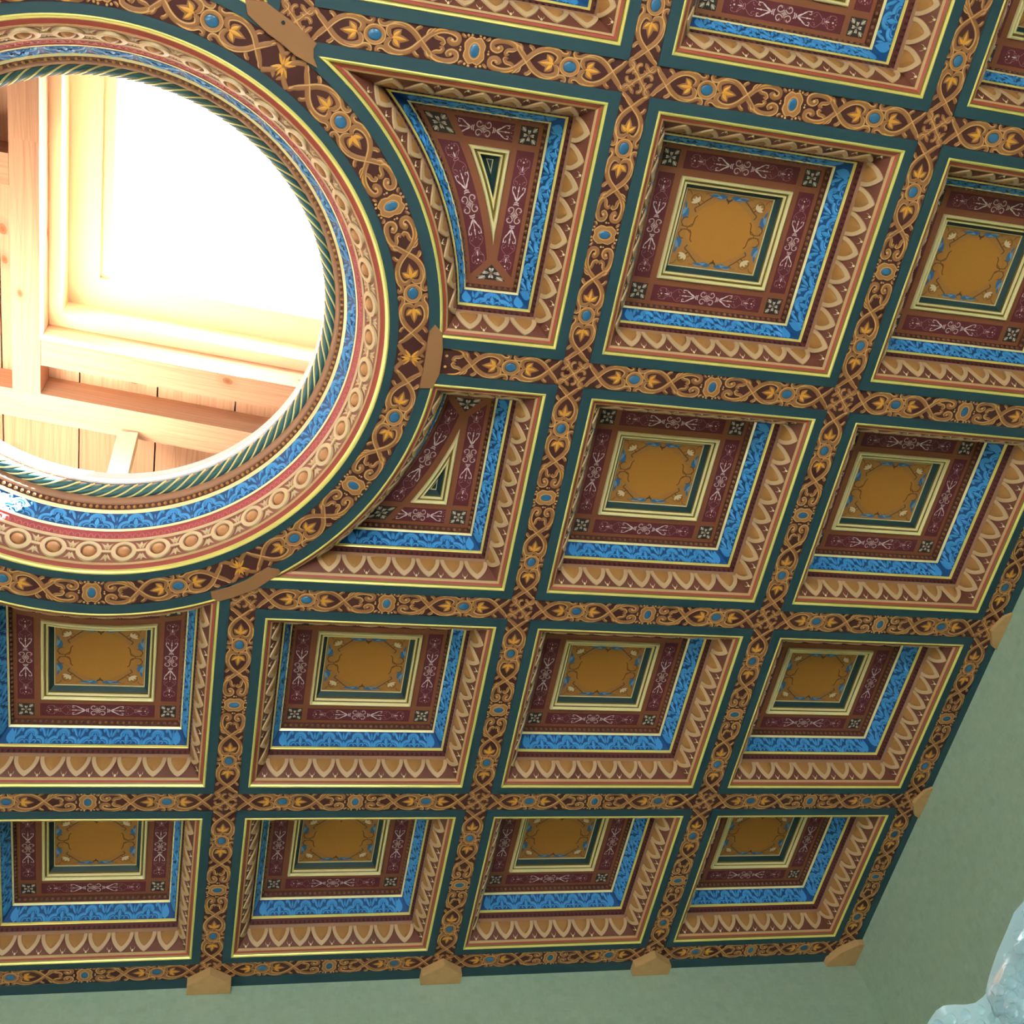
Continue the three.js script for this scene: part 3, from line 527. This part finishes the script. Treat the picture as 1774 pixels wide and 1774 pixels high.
// panels start half a band after a node's centre only in drawing; their grounds overlap nothing because the knot lies a hair lower
const h0r = rib('scrollwork rib from the top of the ring to the upper right, above the bright coffer', [0, 1, 2, 3], false, 0, [[0, PX], [1, PX], [2, PX]]);
rib('scrollwork rib starting at the right of the ring, between the two wedge coffers', [1, 2, 3], false, RHO, [[0, PHALF], [1, PX], [2, PX]]);
rib('scrollwork rib below the lower wedge coffer, running to the right wall', [0, 1, 2, 3], false, 2 * RHO, [[0, PX], [1, PX], [2, PX]]);
rib('long scrollwork rib between the two rows nearest the end wall', [-2, -1, 0, 1, 2, 3], false, 3 * RHO, [[-2, PX], [-1, PX], [0, PX], [1, PX], [2, PX]]);
rib('scrollwork rib running along the top of the end wall', [-2, -1, 0, 1, 2, 3], false, 4 * RHO, [[-2, PX], [-1, PX], [0, PX], [1, PX], [2, PX]]);
rib('cross rib from the bottom of the ring down to the end wall', [], true, 0, [[2, PY], [3, PY], [-1, PY]]);
rib('rib beyond the left edge of the photo, from the ring to the left', [-2], false, RHO, [[-2, panelOf(1, 0, 9.9)]]);
rib('rib beyond the left edge of the photo, at the top of the ring', [-2, -1], false, 0, [[-2, PX]]);
rib('cross rib beyond the left edge of the photo', [], true, -1, [[2, PY], [3, PY], [-1, PY]]);
rib('rib beyond the left edge of the photo, below the lower wedge coffer there', [-1, -2], false, 2 * RHO, [[-2, PX]]);
rib('cross rib right of the wedge coffers, running down to the end wall', [], true, 1, [[-1, PY], [0, PY], [1, PY], [2, PY], [3, PY]]);
rib('cross rib right of the bright coffer, running down to the end wall', [], true, 2, [[-1, PY], [0, PY], [1, PY], [2, PY], [3, PY]]);
rib('cross rib running along the top of the right wall', [], true, 3, [[-1, PY], [0, PY], [1, PY], [2, PY], [3, PY]]);
struct(mesh('trim_1', box((XR + 2.2) * P, 0.02 * P, (YE - 4 * RHO - U) * P, (XR - 1.2) / 2 * P, 0, 0).translate(0, 0, 0), M.teal)).position.set(...Wp(0 - 0.0, (YE + 4 * RHO + U) / 2, 0.01));
struct(mesh('trim_2', box((XR - 3 - U) * P, 0.02 * P, (4 * RHO + U + 1.1) * P, 0, 0, 0), M.teal)).position.set(...Wp((XR + 3 + U) / 2, (4 * RHO + U - 1.1) / 2, 0.01));
// bare corner plates where the ribs meet the walls
{
  const plate = (pts, z0, z1) => new THREE.ExtrudeGeometry(new THREE.Shape(pts.map((p) => new THREE.Vector2(p[0] * P, p[1] * P))), { depth: (z1 - z0) * P - 0.002, bevelEnabled: true, bevelThickness: 0.001, bevelSize: 0.001, bevelSegments: 1 }).rotateX(-Math.PI / 2).translate(0, z0 * P + 0.001, 0);
  const e = YE - 4 * RHO;
  const g1 = plate([[-0.089, e - 0.004], [0.089, e - 0.004], [0.089, e - 0.06], [0, e - 0.122], [-0.089, e - 0.06]], -0.036, 0.004);
  [[0, 'bare tan corner plate at the lower left, where a cross rib meets the end wall'], [1, 'bare tan corner plate on the end wall, second from the left'], [2, 'bare tan corner plate on the end wall, third from the left']].forEach(([X, label]) => { const m = mesh('corner_plate', g1, M.bare); m.position.set(...Wp(X, 4 * RHO)); m.userData = { label, category: 'plate', group: 'bare plates along the walls' }; });
  const c = XR - 3, g2 = plate([[c - 0.004, -0.09], [c - 0.004, 0.09], [c - 0.03, 0.075], [c - 0.066, 0], [c - 0.03, -0.075]], -0.012, 0.004);
  [[2, 'bare tan corner plate on the right wall, upper of the two visible'], [3, 'bare tan corner plate on the right wall, lower of the two visible']].forEach(([Y, label]) => { const m = mesh('corner_plate', g2, M.bare); m.position.set(...Wp(3, Y * RHO)); m.userData = { label, category: 'plate', group: 'bare plates along the walls' }; });
  const g3 = plate([[c - 0.004, e - 0.004], [-0.08, e - 0.004], [-0.08, e - 0.035], [-0.03, e - 0.1], [c - 0.03, e - 0.15], [c - 0.004, e - 0.15]], -0.03, 0.004);
  const m = mesh('corner_plate', g3, M.bare); m.position.set(...Wp(3, 4 * RHO)); m.userData = { label: 'bare tan corner plate in the corner of the two green walls', category: 'plate', group: 'bare plates along the walls' };
}

// ───────────────────────── ring round the oculus ─────────────────────────
const ringPos = Wp(-0.5, RHO);
const polar = (r, a, z) => L(r * Math.cos(a), r * Math.sin(a), z);
function ringStrip(prof, smooth = false, n = 180) {
  const gb = new GB(), rows = prof.map(([r, z]) => Array.from({ length: n + 1 }, (_, k) => polar(r, k / n * 2 * Math.PI, z)));
  if (smooth) gb.grid(rows); else for (let k = 0; k < rows.length - 1; k++) gb.grid([rows[k], rows[k + 1]]);
  return gb.build();
}
const deg = Math.PI / 180;
{
  const o = thing('oculus_scroll_ring', 'curved scrollwork rib with blue gems circling the round opening', 'ceiling rib', ringPos, 'scrollwork ribs between the coffers');
  const RM = 0.9525, S = (s, w, h) => polar(RM + w * U * 1.05, (s / SU * 60) * deg, BH - h * U * 0.42);
  const seg = new THREE.Group();
  { const gb = new GB(), n = 24, row = (r, z) => Array.from({ length: n + 1 }, (_, k) => polar(r, k / n * 60 * deg, z)); gb.grid([row(0.903, BH), row(1.0, BH)]); gb.grid([row(0.903, BH), row(0.903, BH + 0.01)]); gb.grid([row(1.0, BH), row(1.0, BH + 0.01)]); part('ground', gb.build(), M.field, seg); }
  scrollSegment(S, seg);
  { const g = new GB(), l = new GB(); for (const m of [1, -1]) { ribbon(g, curve([[-1.0 * m, 0.95], [-0.5 * m, 0.62], [0, 0.1 * m], [0.5 * m, -0.62], [1.0 * m, -0.95]], 14), 0.16, 0.12, S); ribbon(g, curve([[-0.9, 0.9 * m], [-0.35, 0.62 * m], [-0.12, 0.9 * m]], 8), 0.12, 0.1, S, { taper: 0.3 }); ribbon(g, curve([[0.9, 0.9 * m], [0.35, 0.62 * m], [0.12, 0.9 * m]], 8), 0.12, 0.1, S, { taper: 0.3 }); for (const a of [-1, -0.5, 0, 0.5, 1]) leaf(l, [0, 0.0], [a * 0.62, m * (0.72 - 0.26 * Math.abs(a))], 0.10, 0.16, S, 0.03); } stuff(part('scrollwork', g.build(), M.strand, seg)); part('gilded_leaf', l.build(), M.gold, seg); }
  for (let k = 0; k < 6; k++) { const g = seg.clone(); g.name = 'scroll_panel' + (k ? '_' + String(k).padStart(3, '0') : ''); g.rotation.y = -k * 60 * deg; o.add(g); }
}
{
  const o = thing('oculus_surround', 'round moulded surround of the opening with egg rings, blue frieze and rope edge', 'surround', ringPos);
  part('painted_border', ringStrip([[0.904, 0.004], [0.9035, 0], [0.876, 0], [0.876, 0.004]]), M.teal, o);
  part('gilt_bead', ringStrip([[0.876, 0.0005], [0.8755, -0.0015], [0.873, -0.003], [0.869, -0.0015], [0.865, 0.003], [0.862, 0.009]], true), M.gilt, o);
  part('red_fillet', ringStrip([[0.862, 0.009], [0.848, 0.0165]]), M.red, o);
  part('cream_fillet', ringStrip([[0.848, 0.0165], [0.847, 0.0135], [0.843, 0.017], [0.842, 0.02]]), M.cream, o);
  const B = { r0: 0.842, z0: 0.02, r1: 0.807, z1: 0.097 }; B.len = Math.hypot(0.035, 0.077);
  const band = part('egg_band', ringStrip(bulge(B.r0, B.z0, B.r1, B.z1, -0.0, 4), true), mat('#8a5544', 0.6), o);
  const Q = { r0: 0.780, z0: 0.135, r1: 0.755, z1: 0.197 }; Q.len = Math.hypot(0.025, 0.062);
  const frame = (b, a) => { const N = [-Math.cos(a), -Math.sin(a)], ds = (b.r0 - b.r1) / b.len, zs = (b.z1 - b.z0) / b.len; return new THREE.Matrix4().makeBasis(dir(-N[1], N[0], 0), dir(N[0] * ds, N[1] * ds, zs), dir(N[0] * zs, N[1] * zs, -ds)).setPosition(...L(b.r0 * Math.cos(a), b.r0 * Math.sin(a), b.z0)); };
  const y0 = B.len / 2;
  const rim = (() => { const g = new GB(); const sh = (rx, ry, h) => Array.from({ length: 25 }, (_, k) => { const a = k / 24 * 2 * Math.PI; return flatS(rx * Math.cos(a), y0 - 0.001 + ry * (Math.sin(a) + (Math.sin(a) < 0 ? -0.09 * Math.sin(a) ** 4 : 0)), h); }); g.grid([sh(0.0425, 0.0375, 0), sh(0.0415, 0.0365, 0.0085)]); g.grid([sh(0.0415, 0.0365, 0.0085), sh(0.034, 0.031, 0.011), sh(0.027, 0.0245, 0.0095)]); g.grid([sh(0.027, 0.0245, 0.0095), sh(0.026, 0.0235, 0)]); return g.build(); })();
  const egg = (() => { const g = new GB(); dome(g, [0, y0], 0.0215, 0.0200, 0.016, flatS, 0, 16, 5); return g.build(); })();
  const link = box(0.032 * P, 0.009 * P, 0.006 * P, 0, y0 * P, 0.003 * P);
  const petals = (() => { const g = new GB(); for (const s of [-1, 1]) { leaf(g, [0, y0 + s * 0.012], [0, y0 + s * 0.037], 0.006, 0.006, flatS); for (const q of [-1, 1]) leaf(g, [q * 0.003, y0 + s * 0.008], [q * 0.02, y0 + s * 0.034], 0.0045, 0.006, flatS, 0, q * s * 0.004); } return g.build(); })();
  const spacers = [], NE = 46;
  for (let k = 0; k < NE; k++) {
    const a = (91.3 + k * 360 / NE) * deg, m = frame(B, a), m2 = frame(B, a + 180 / NE * deg);
    for (const [n, g, mm] of [['egg_ring', rim, M.ringTongue], ['egg', egg, M.ringCore]]) { const q = part(n, g, mm, band); m.decompose(q.position, q.quaternion, q.scale); }
    { const q = part('link', link, M.ringTongue, band); m2.decompose(q.position, q.quaternion, q.scale); } spacers.push(petals.clone().applyMatrix4(m2));
  }
  stuff(part('petals', mergeGeometries(spacers), M.ringTongue, band));
  part('tan_fillet', ringStrip([[0.807, 0.097], [0.806, 0.0945], [0.801, 0.099], [0.8, 0.103]]), M.ringTongue, o);
  const den = part('dentil_band', ringStrip([[0.8, 0.103], [0.785, 0.128]]), M.ringDentil, o), DB = { r0: 0.8, z0: 0.103, r1: 0.785, z1: 0.128 }; DB.len = Math.hypot(0.015, 0.025);
  const tg = (() => { const g = new GB(); ribbon(g, curve([[-0.007, 0.002], [-0.007, 0.01], [0, 0.017], [0.007, 0.01], [0.007, 0.002]], 8), 0.0018, 0.002, flatS); return g.build(); })(), teeth = [];
  for (let k = 0; k < 240; k++) teeth.push(tg.clone().applyMatrix4(frame(DB, k * 1.5 * deg)));
  stuff(part('dentils', mergeGeometries(teeth), M.ringTooth, den));
  part('gilt_fillet', ringStrip([[0.785, 0.128], [0.784, 0.1255], [0.7815, 0.128], [0.78, 0.135]]), M.frame, o);
  const fz = part('blue_frieze', ringStrip([[Q.r0, Q.z0], [Q.r1, Q.z1]]), M.blueBase, o);
  for (let k = 0; k < 38; k++) { const q = part('palmette', palmette, M.blue, fz); frame(Q, (90.6 + k * 360 / 38) * deg).decompose(q.position, q.quaternion, q.scale); q.scale.x = 1.06; }
  part('gilt_fillet', ringStrip([[0.755, 0.197], [0.7545, 0.194], [0.746, 0.2], [0.745, 0.204]]), M.frame, o);
  const bm = part('bead_moulding', ringStrip([[0.745, 0.204], [0.735, 0.220]]), M.brown, o), beadG = new THREE.SphereGeometry(0.0065 * P, 8, 6), beads = [];
  for (let k = 0; k < 225; k++) { const a = k * 1.6 * deg; beads.push(beadG.clone().translate(...polar(0.739, a, 0.212))); }
  stuff(part('beads', mergeGeometries(beads), mat('#b07a3c', 0.45), bm));
  part('tan_torus', ringStrip([[0.735, 0.220], [0.73, 0.218], [0.724, 0.222], [0.72, 0.232], [0.7185, 0.246]], true), M.tan, o);
  const ropeS = (a, b, h) => { const ph = lerp(0.12, 0.94, b) * Math.PI, cr = 0.709, cz = 0.270, R0 = 0.0265 + h; return polar(cr + 0.021 * Math.cos(ph) * (R0 / 0.0265) - 0.004, a, cz - R0 * Math.sin(ph - 0.15) * 0.9 + 0.02 * (b - 0.5) * 1.4); };
  { const gb = new GB(), rows = []; for (let j = 0; j <= 8; j++) rows.push(Array.from({ length: 181 }, (_, k) => ropeS(k * 2 * deg, j / 8, -0.003))); gb.grid(rows); const rb = part('rope_moulding', gb.build(), M.tan, o);
    const lobe = (() => { const g = new GB(), rws = []; for (let j = 0; j <= 8; j++) { const b = j / 8, w = 1.62 * deg * Math.pow(Math.sin(Math.PI * lerp(0.04, 0.96, b)), 0.4), c = -8.2 * deg * b; rws.push([-1, -0.6, 0, 0.6, 1].map((x) => ropeS(c + x * w, lerp(0.03, 0.97, b), 0.0035 * (1 - x * x) - 0.0025))); } return g.grid(rws).build(); })();
    const tw = (() => { const g = new GB(); const pts = Array.from({ length: 10 }, (_, k) => { const b = lerp(0.02, 0.98, k / 9); return [2 * deg - 8.2 * deg * b, b]; }); ribbon(g, pts.map(([a, b]) => [a, b * 0.12]), 0.0062, 0.0035, (a, b, h) => ropeS(a, Math.min(1, Math.max(0, b / 0.12)), h - 0.002)); return g.build(); })();
    for (let k = 0; k < 90; k++) { const a = -(101.2 + k * 4) * deg; const q = part('rope_strand', lobe, M.rope, rb); q.rotation.y = a; const t = part('gilt_twist', tw, M.twist, rb); t.rotation.y = a; } }
  part('opening_lining', ringStrip([[0.693, 0.294], [0.687, 0.296], [0.6865, 0.322]]), M.white, o);
}
// plain brown cover pieces where ring and ribs meet
{
  const pc = (pts) => new THREE.ExtrudeGeometry(new THREE.Shape(pts.map((p) => new THREE.Vector2(p[0] * P, p[1] * P))), { depth: 0.008 * P, bevelEnabled: true, bevelThickness: 0.001, bevelSize: 0.001, bevelSegments: 1 }).rotateX(-Math.PI / 2).translate(0, -0.0045 * P, 0);
  const add = (pts, label) => { const c = pts.reduce((a, p) => [a[0] + p[0] / pts.length, a[1] + p[1] / pts.length], [0, 0]); const m = mesh('cover_piece', pc(pts.map((p) => [p[0] - c[0], p[1] - c[1]])), M.capBrown); m.position.set(...Wp(...c)); m.userData = { label, category: 'cover', group: 'plain cover pieces at the ring' }; return m; };
  add([[0.4994, 0.8455], [0.512, 0.8249], [0.538, 0.850], [0.5485, 0.9069], [0.5505, 0.990], [0.542, 1.0187], [0.5342, 1.0394], [0.4945, 1.0434], [0.4985, 0.9685], [0.497, 0.8847]], 'plain brown cover piece at the right of the ring, between the wedge coffers');
  add([[-1.4994, 0.8455], [-1.512, 0.8249], [-1.538, 0.850], [-1.5485, 0.9069], [-1.5505, 0.990], [-1.542, 1.0187], [-1.5342, 1.0394], [-1.4945, 1.0434], [-1.4985, 0.9685], [-1.497, 0.8847]], 'plain brown cover piece at the left of the ring, outside the photo');
  const m = add([[-0.1365, -0.0318], [-0.0843, -0.0348], [-0.0475, -0.0155], [-0.0134, 0.0016], [0.0602, 0.0489], [0.0526, 0.0632], [0.0549, 0.0862], [0.0681, 0.1107], [0.0067, 0.0879], [-0.0348, 0.061], [-0.0721, 0.0424], [-0.1281, 0.0032]], 'plain brown cover piece at the top of the ring, with a small screw');
  mesh('screw', new THREE.CylinderGeometry(0.0045, 0.0045, 0.003, 10).translate(0, 0, 0), mat('#3a3f48', 0.4, { metalness: 0.6 })).userData = { label: 'small dark screw head in the brown cover piece at the top of the ring', category: 'screw' };
  scene.getObjectByName('screw').position.set(...Wp(-0.034, 0.008, -0.0075));
  add([[-0.1114, 1.8706], [-0.1067, 1.8946], [-0.0831, 1.9055], [-0.0382, 1.889], [0.0411, 1.8462], [0.1148, 1.7777], [0.1072, 1.7661], [0.0706, 1.7623], [-0.0004, 1.8203], [-0.055, 1.85]], 'plain brown cover piece at the bottom of the ring, above the lower cross rib');
}

// ───────────────────────── pine roof and skylight above the oculus ─────────────────────────
const KS = 0.25, ZU = 1.0, DEP = 0.178, roofZ = (X) => ZU - KS * (X + 0.5);   // underside of the rafters; the roof falls to the right
function slopeBox(X0, X1, Y0, Y1, h0, h1, m, uvLong = 'y') {               // a piece lying in the roof's slope; h measured straight up
  const c = (X, Y, h) => Wp(X, Y, roofZ(X) + h), gb = new GB(), o = [rnd(), rnd()];
  const f = (a, b, cc, d, u, v) => gb.quad(a, b, cc, d, (j, k) => uvLong === 'y' ? [o[0] + (j ? v : 0), o[1] + (k ? u : 0)] : [o[0] + (j ? v : 0), o[1] + (k ? u : 0)]);
  const LY = (Y1 - Y0) * P / 1.2, LX = (X1 - X0) * P / 1.2, LH = (h1 - h0) * P / 0.6, s = 2;
  if (uvLong === 'y') {
    f(c(X0, Y0, h0), c(X0, Y1, h0), c(X1, Y1, h0), c(X1, Y0, h0), LY, LX * s); f(c(X0, Y0, h1), c(X0, Y1, h1), c(X1, Y1, h1), c(X1, Y0, h1), LY, LX * s);
    f(c(X0, Y0, h0), c(X0, Y1, h0), c(X0, Y1, h1), c(X0, Y0, h1), LY, LH); f(c(X1, Y0, h0), c(X1, Y1, h0), c(X1, Y1, h1), c(X1, Y0, h1), LY, LH);
    f(c(X0, Y0, h0), c(X1, Y0, h0), c(X1, Y0, h1), c(X0, Y0, h1), LX, LH); f(c(X0, Y1, h0), c(X1, Y1, h0), c(X1, Y1, h1), c(X0, Y1, h1), LX, LH);
  } else {
    f(c(X0, Y0, h0), c(X1, Y0, h0), c(X1, Y1, h0), c(X0, Y1, h0), LX, LY * s); f(c(X0, Y0, h1), c(X1, Y0, h1), c(X1, Y1, h1), c(X0, Y1, h1), LX, LY * s);
    f(c(X0, Y0, h0), c(X1, Y0, h0), c(X1, Y0, h1), c(X0, Y0, h1), LX, LH); f(c(X0, Y1, h0), c(X1, Y1, h0), c(X1, Y1, h1), c(X0, Y1, h1), LX, LH);
    f(c(X0, Y0, h0), c(X0, Y1, h0), c(X0, Y1, h1), c(X0, Y0, h1), LY, LH); f(c(X1, Y0, h0), c(X1, Y1, h0), c(X1, Y1, h1), c(X1, Y0, h1), LY, LH);
  }
  return gb.build();
}
const SK = { x0: -0.864, x1: 0.5, y0: 0.25, y1: 1.443 };                   // clear opening between the timbers
{
  const roof = new THREE.Group(); roof.name = 'roof_boarding'; scene.add(roof); struct(roof);
  for (let X = -2.035, k = 0; X < 1.5; X += 0.325, k++) {
    const a = X + 0.0035, b = X + 0.3215, put = (y0, y1) => part('roof_board', slopeBox(a, b, y0, y1, DEP + 0.002 * (k % 2), DEP + 0.03), k % 2 ? M.pine : M.pine2, roof);
    if (b > SK.x0 + 0.08 && a < SK.x1) { put(-1.0, SK.y0); put(SK.y1 + 0.02, 3.0); if (a < SK.x0 - 0.05) part('roof_board', slopeBox(a, SK.x0 - 0.03, SK.y0, SK.y1 + 0.02, DEP, DEP + 0.03), M.pine, roof); } else put(-1.0, 3.0);
  }
  part('roof_cover', slopeBox(-2.1, SK.x0 + 0.01, -1.05, 3.05, DEP + 0.034, DEP + 0.06), M.slab, roof); part('roof_cover', slopeBox(SK.x1 + 0.02, 1.6, -1.05, 3.05, DEP + 0.034, DEP + 0.06), M.slab, roof);
  part('roof_cover', slopeBox(SK.x0 - 0.02, SK.x1 + 0.02, -1.05, SK.y0 - 0.02, DEP + 0.034, DEP + 0.06), M.slab, roof); part('roof_cover', slopeBox(SK.x0 - 0.02, SK.x1 + 0.02, SK.y1 + 0.02, 3.05, DEP + 0.034, DEP + 0.06), M.slab, roof);
  // knee walls that close the roof space
  const kw = (x, y, w, d, n) => struct(mesh(n, box(w * P, 1.35 * P, d * P, ...Wp(x, y, 0.34 + 0.675)), M.pine2));
  kw(-0.3, 3.02, 3.7, 0.06, 'wall_attic_end'); kw(-0.3, -1.02, 3.7, 0.06, 'wall_attic_back'); kw(-2.08, 1, 0.06, 4.1, 'wall_attic_left'); kw(1.55, 1, 0.06, 4.1, 'wall_attic_right');
}
const timber = (label, cat, ...a) => { const m = mesh('roof_timber', slopeBox(...a), a[6], null); m.userData = { label, category: cat, group: 'pine timbers above the round opening' }; return m; };
timber('knotty pine rafter below the skylight, the lower and longer of the two', 'rafter', -2.0, 1.5, 1.683, 1.808, 0, DEP, M.pine, 'x');
timber('pine rafter forming the bottom edge of the skylight opening', 'rafter', -0.862, 1.5, 1.443, 1.555, 0, DEP, M.pine2, 'x');
timber('short pine rafter left of the upright timber, at the left edge of the photo', 'rafter', -2.0, -0.978, 0.722, 0.842, 0, DEP, M.pine2, 'x');
timber('wide pine timber left of the skylight, upright in the photo', 'timber', -0.976, -0.8635, -0.9, 1.681, -0.002, DEP, M.pine2, 'y');
timber('pine timber closing the skylight opening on its far right', 'timber', 0.5, 0.61, -0.9, 1.441, 0, DEP, M.pine2, 'y');
timber('pine rafter above the skylight, hidden behind the ring from most places', 'rafter', -0.864, 0.498, 0.13, 0.248, 0, DEP, M.pine2, 'x');
{ // pale strut standing below the lower rafter
  const a = Wp(-0.505, 1.80, 0.985), b = Wp(-0.515, 1.90, 0.345), v = new V3(a[0] - b[0], a[1] - b[1], a[2] - b[2]), m = mesh('roof_strut', new THREE.BoxGeometry(0.066, v.length(), 0.05), M.paleWood);
  m.position.set((a[0] + b[0]) / 2, (a[1] + b[1]) / 2, (a[2] + b[2]) / 2); m.quaternion.setFromUnitVectors(new V3(0, 1, 0), v.normalize()); m.userData = { label: 'pale slanting strut below the lower rafter, in front of the boards', category: 'strut' };
}
{ // skylight: lining, frame, sash and pane
  const w = new THREE.Group(); w.name = 'window_1'; scene.add(w); struct(w);
  const { x0, x1, y0, y1 } = SK, T0 = DEP, up = 0.44;
  const ringOf = (a, b, c, d, t, h0, h1, name, m) => { part(name, slopeBox(a, a + t, c, d, h0, h1), m, w); part(name, slopeBox(b - t, b, c, d, h0, h1), m, w); part(name, slopeBox(a + t, b - t, c, c + t, h0, h1, m, 'x'), m, w); part(name, slopeBox(a + t, b - t, d - t, d, h0, h1, m, 'x'), m, w); };
  ringOf(x0, x1, y0, y1, 0.05, T0, T0 + 0.19, 'window_lining', M.paleWood);
  ringOf(x0 + 0.05, x1 - 0.05, y0 + 0.04, y1 - 0.05, 0.13, T0 + 0.17, T0 + 0.22, 'window_frame', M.paleWood);
  ringOf(x0 + 0.18, x1 - 0.18, y0 + 0.13, y1 - 0.06, 0.05, T0 + 0.19, T0 + 0.25, 'window_sash', M.paleWood);
  part('pane', slopeBox(x0 + 0.22, x1 - 0.22, y0 + 0.17, y1 - 0.1, T0 + 0.215, T0 + 0.222), M.glass, w);
}

// ───────────────────────── bubble-wrapped bundle ─────────────────────────
{
  const h = new V3(0.692, 0, -0.722), lat = new V3(0.722, 0, 0.692), base = new V3(0.368, 0, 1.029).addScaledVector(h, 1.2);
  const o = thing('wrapped_bundle', 'tall bundle in clear bubble wrap at the lower right corner of the photo', 'bundle', [base.x, 0, base.z]);
  o.quaternion.setFromRotationMatrix(new THREE.Matrix4().makeBasis(lat, new V3(0, 1, 0), h.clone().negate()));
  const n2 = (x, y) => 0.5 * Math.sin(13 * x + 7 * y) * Math.sin(17 * y - 5 * x + 1) + 0.3 * Math.sin(41 * x + 3) * Math.sin(37 * y + 23 * x) + 0.2 * Math.sin(83 * y - 61 * x);
  const crease = (x, y) => 0.7 * Math.abs(Math.sin(9 * x + 6 * y + 2 * Math.sin(5 * y))) + 0.5 * Math.abs(Math.sin(15 * y - 11 * x + 1.5 * Math.sin(13 * x))) + 0.3 * n2(x, y) - 0.6;
  const EDGE = [[-0.2, 2.226], [-0.042, 2.226], [-0.028, 2.233], [-0.007, 2.249], [0.012, 2.263], [0.032, 2.276], [0.05, 2.287], [0.066, 2.29], [0.16, 2.335], [0.34, 2.37], [0.8, 2.42], [1.6, 2.3]];
  const topAt = (x) => { let k = 1; while (k < EDGE.length - 1 && EDGE[k][0] < x) k++; const [a, b] = [EDGE[k - 1], EDGE[k]]; return lerp(a[1], b[1], Math.min(1, Math.max(0, (x - a[0]) / (b[0] - a[0])))); };
  const AMP = 0.013, X0 = -0.05, X1 = 1.5, DZ = 0.9;
  const body = (inset, amp, drop) => {                                      // crumpled upright bundle with soft edges
    const gb = new GB(), rows = [], NY = 170, NX = 420;
    for (let j = 0; j <= NY; j++) {
      const f = j / NY, g = f < 0.6 ? f / 0.6 * 0.78 : lerp(0.78, 1, (f - 0.6) / 0.4), row = [];
      for (let k = 0; k <= NX; k++) {
        const a = (k / NX + 0.375) * 2 * Math.PI, c = Math.cos(a), s = Math.sin(a), q = 1 / Math.pow(Math.abs(c) ** 40 + Math.abs(s) ** 40, 1 / 40), sh = f > 0.97 ? lerp(1, 0.985, (f - 0.97) / 0.03) : 1;
        const x = (X0 + X1) / 2 + ((X1 - X0) / 2 - inset) * c * q * lerp(1, sh, 0.35), y = g * (topAt(x) - drop), u = amp * crease(x * 5.5, y * 5.5) * (f > 0.985 ? 0.3 : 1);
        row.push([x + u * c * 0.5, y, -DZ / 2 + ((DZ / 2 - inset) * sh + u) * s * q]);
      }
      rows.push(row);
    }
    gb.grid(rows); const t = rows[NY]; gb.grid([t, t.map(([x, y, z]) => [x, y + 0.003, lerp(z, -DZ / 2, 0.98)])]); return gb.build();
  };
  const film = new THREE.MeshPhysicalMaterial({ color: '#b4cdd3', roughness: 0.12, transmission: 0.62, thickness: 0, ior: 1.45, clearcoat: 0.7, clearcoatRoughness: 0.08, side: THREE.DoubleSide });
  part('padding', body(0.03, 0.010, 0.05), mat('#8a9a70', 0.75), o);
  part('bubble_wrap', body(0, AMP, 0), film, o);
  { const gb = new GB(), rows = []; for (let j = 0; j <= 20; j++) rows.push(Array.from({ length: 16 }, (_, k) => { const x = lerp(-0.125, 0.02, k / 15), y = lerp(2.228, 1.9, j / 20) - 0.004 * Math.sin(k); return [x, y, -0.004 + 0.008 * Math.sin(6 * x * 9 + j * 0.4) - 0.25 * (x - 0.02) ** 2]; })); gb.grid(rows); const m = part('loose_flap', gb.build(), film, o); m.userData.label = 'loose single layer of bubble wrap at the left edge'; }
  const dm = mergeGeometries([new THREE.SphereGeometry(0.0063, 14, 5, 0, Math.PI * 2, 0, Math.PI / 2).rotateX(Math.PI / 2).scale(1, 1, 0.2), new THREE.TorusGeometry(0.0064, 0.0005, 5, 18)]), spots2 = [];
  const clear = new THREE.MeshPhysicalMaterial({ color: '#e6f1f3', roughness: 0.08, transmission: 0.93, thickness: 0, ior: 1.3, clearcoat: 0.5, clearcoatRoughness: 0.1, side: THREE.DoubleSide });
  for (let j = 0; j < 60; j++) for (let k = 0; k < 44; k++) { const x = -0.115 + k * 0.0146 + (j % 2) * 0.0073, y = 1.62 + j * 0.0127; if (y > topAt(x) - (x < -0.045 ? 0.009 : 0.017)) continue; spots2.push([x, y, x < X0 + 0.012 ? -0.004 + 0.008 * Math.sin(54 * x + (2.228 - y) / 0.0164 * 0.4) - 0.25 * (x - 0.02) ** 2 : AMP * crease(x * 5.5, y * 5.5)]); }
  const inst = new THREE.InstancedMesh(dm, clear, spots2.length); inst.name = 'bubbles'; inst.userData.kind = 'stuff'; const m4 = new THREE.Matrix4();
  spots2.forEach((p, i) => inst.setMatrixAt(i, m4.makeTranslation(...p))); o.add(finish(inst));
}

scene.traverse((o) => { if (o.userData_n) delete o.userData_n; });
const renderer = new THREE.WebGLRenderer({ antialias: true });
renderer.shadowMap.enabled = true;
renderer.toneMapping = THREE.LinearToneMapping;
renderer.toneMappingExposure = EXPOSURE;
renderer.render(scene, camera);
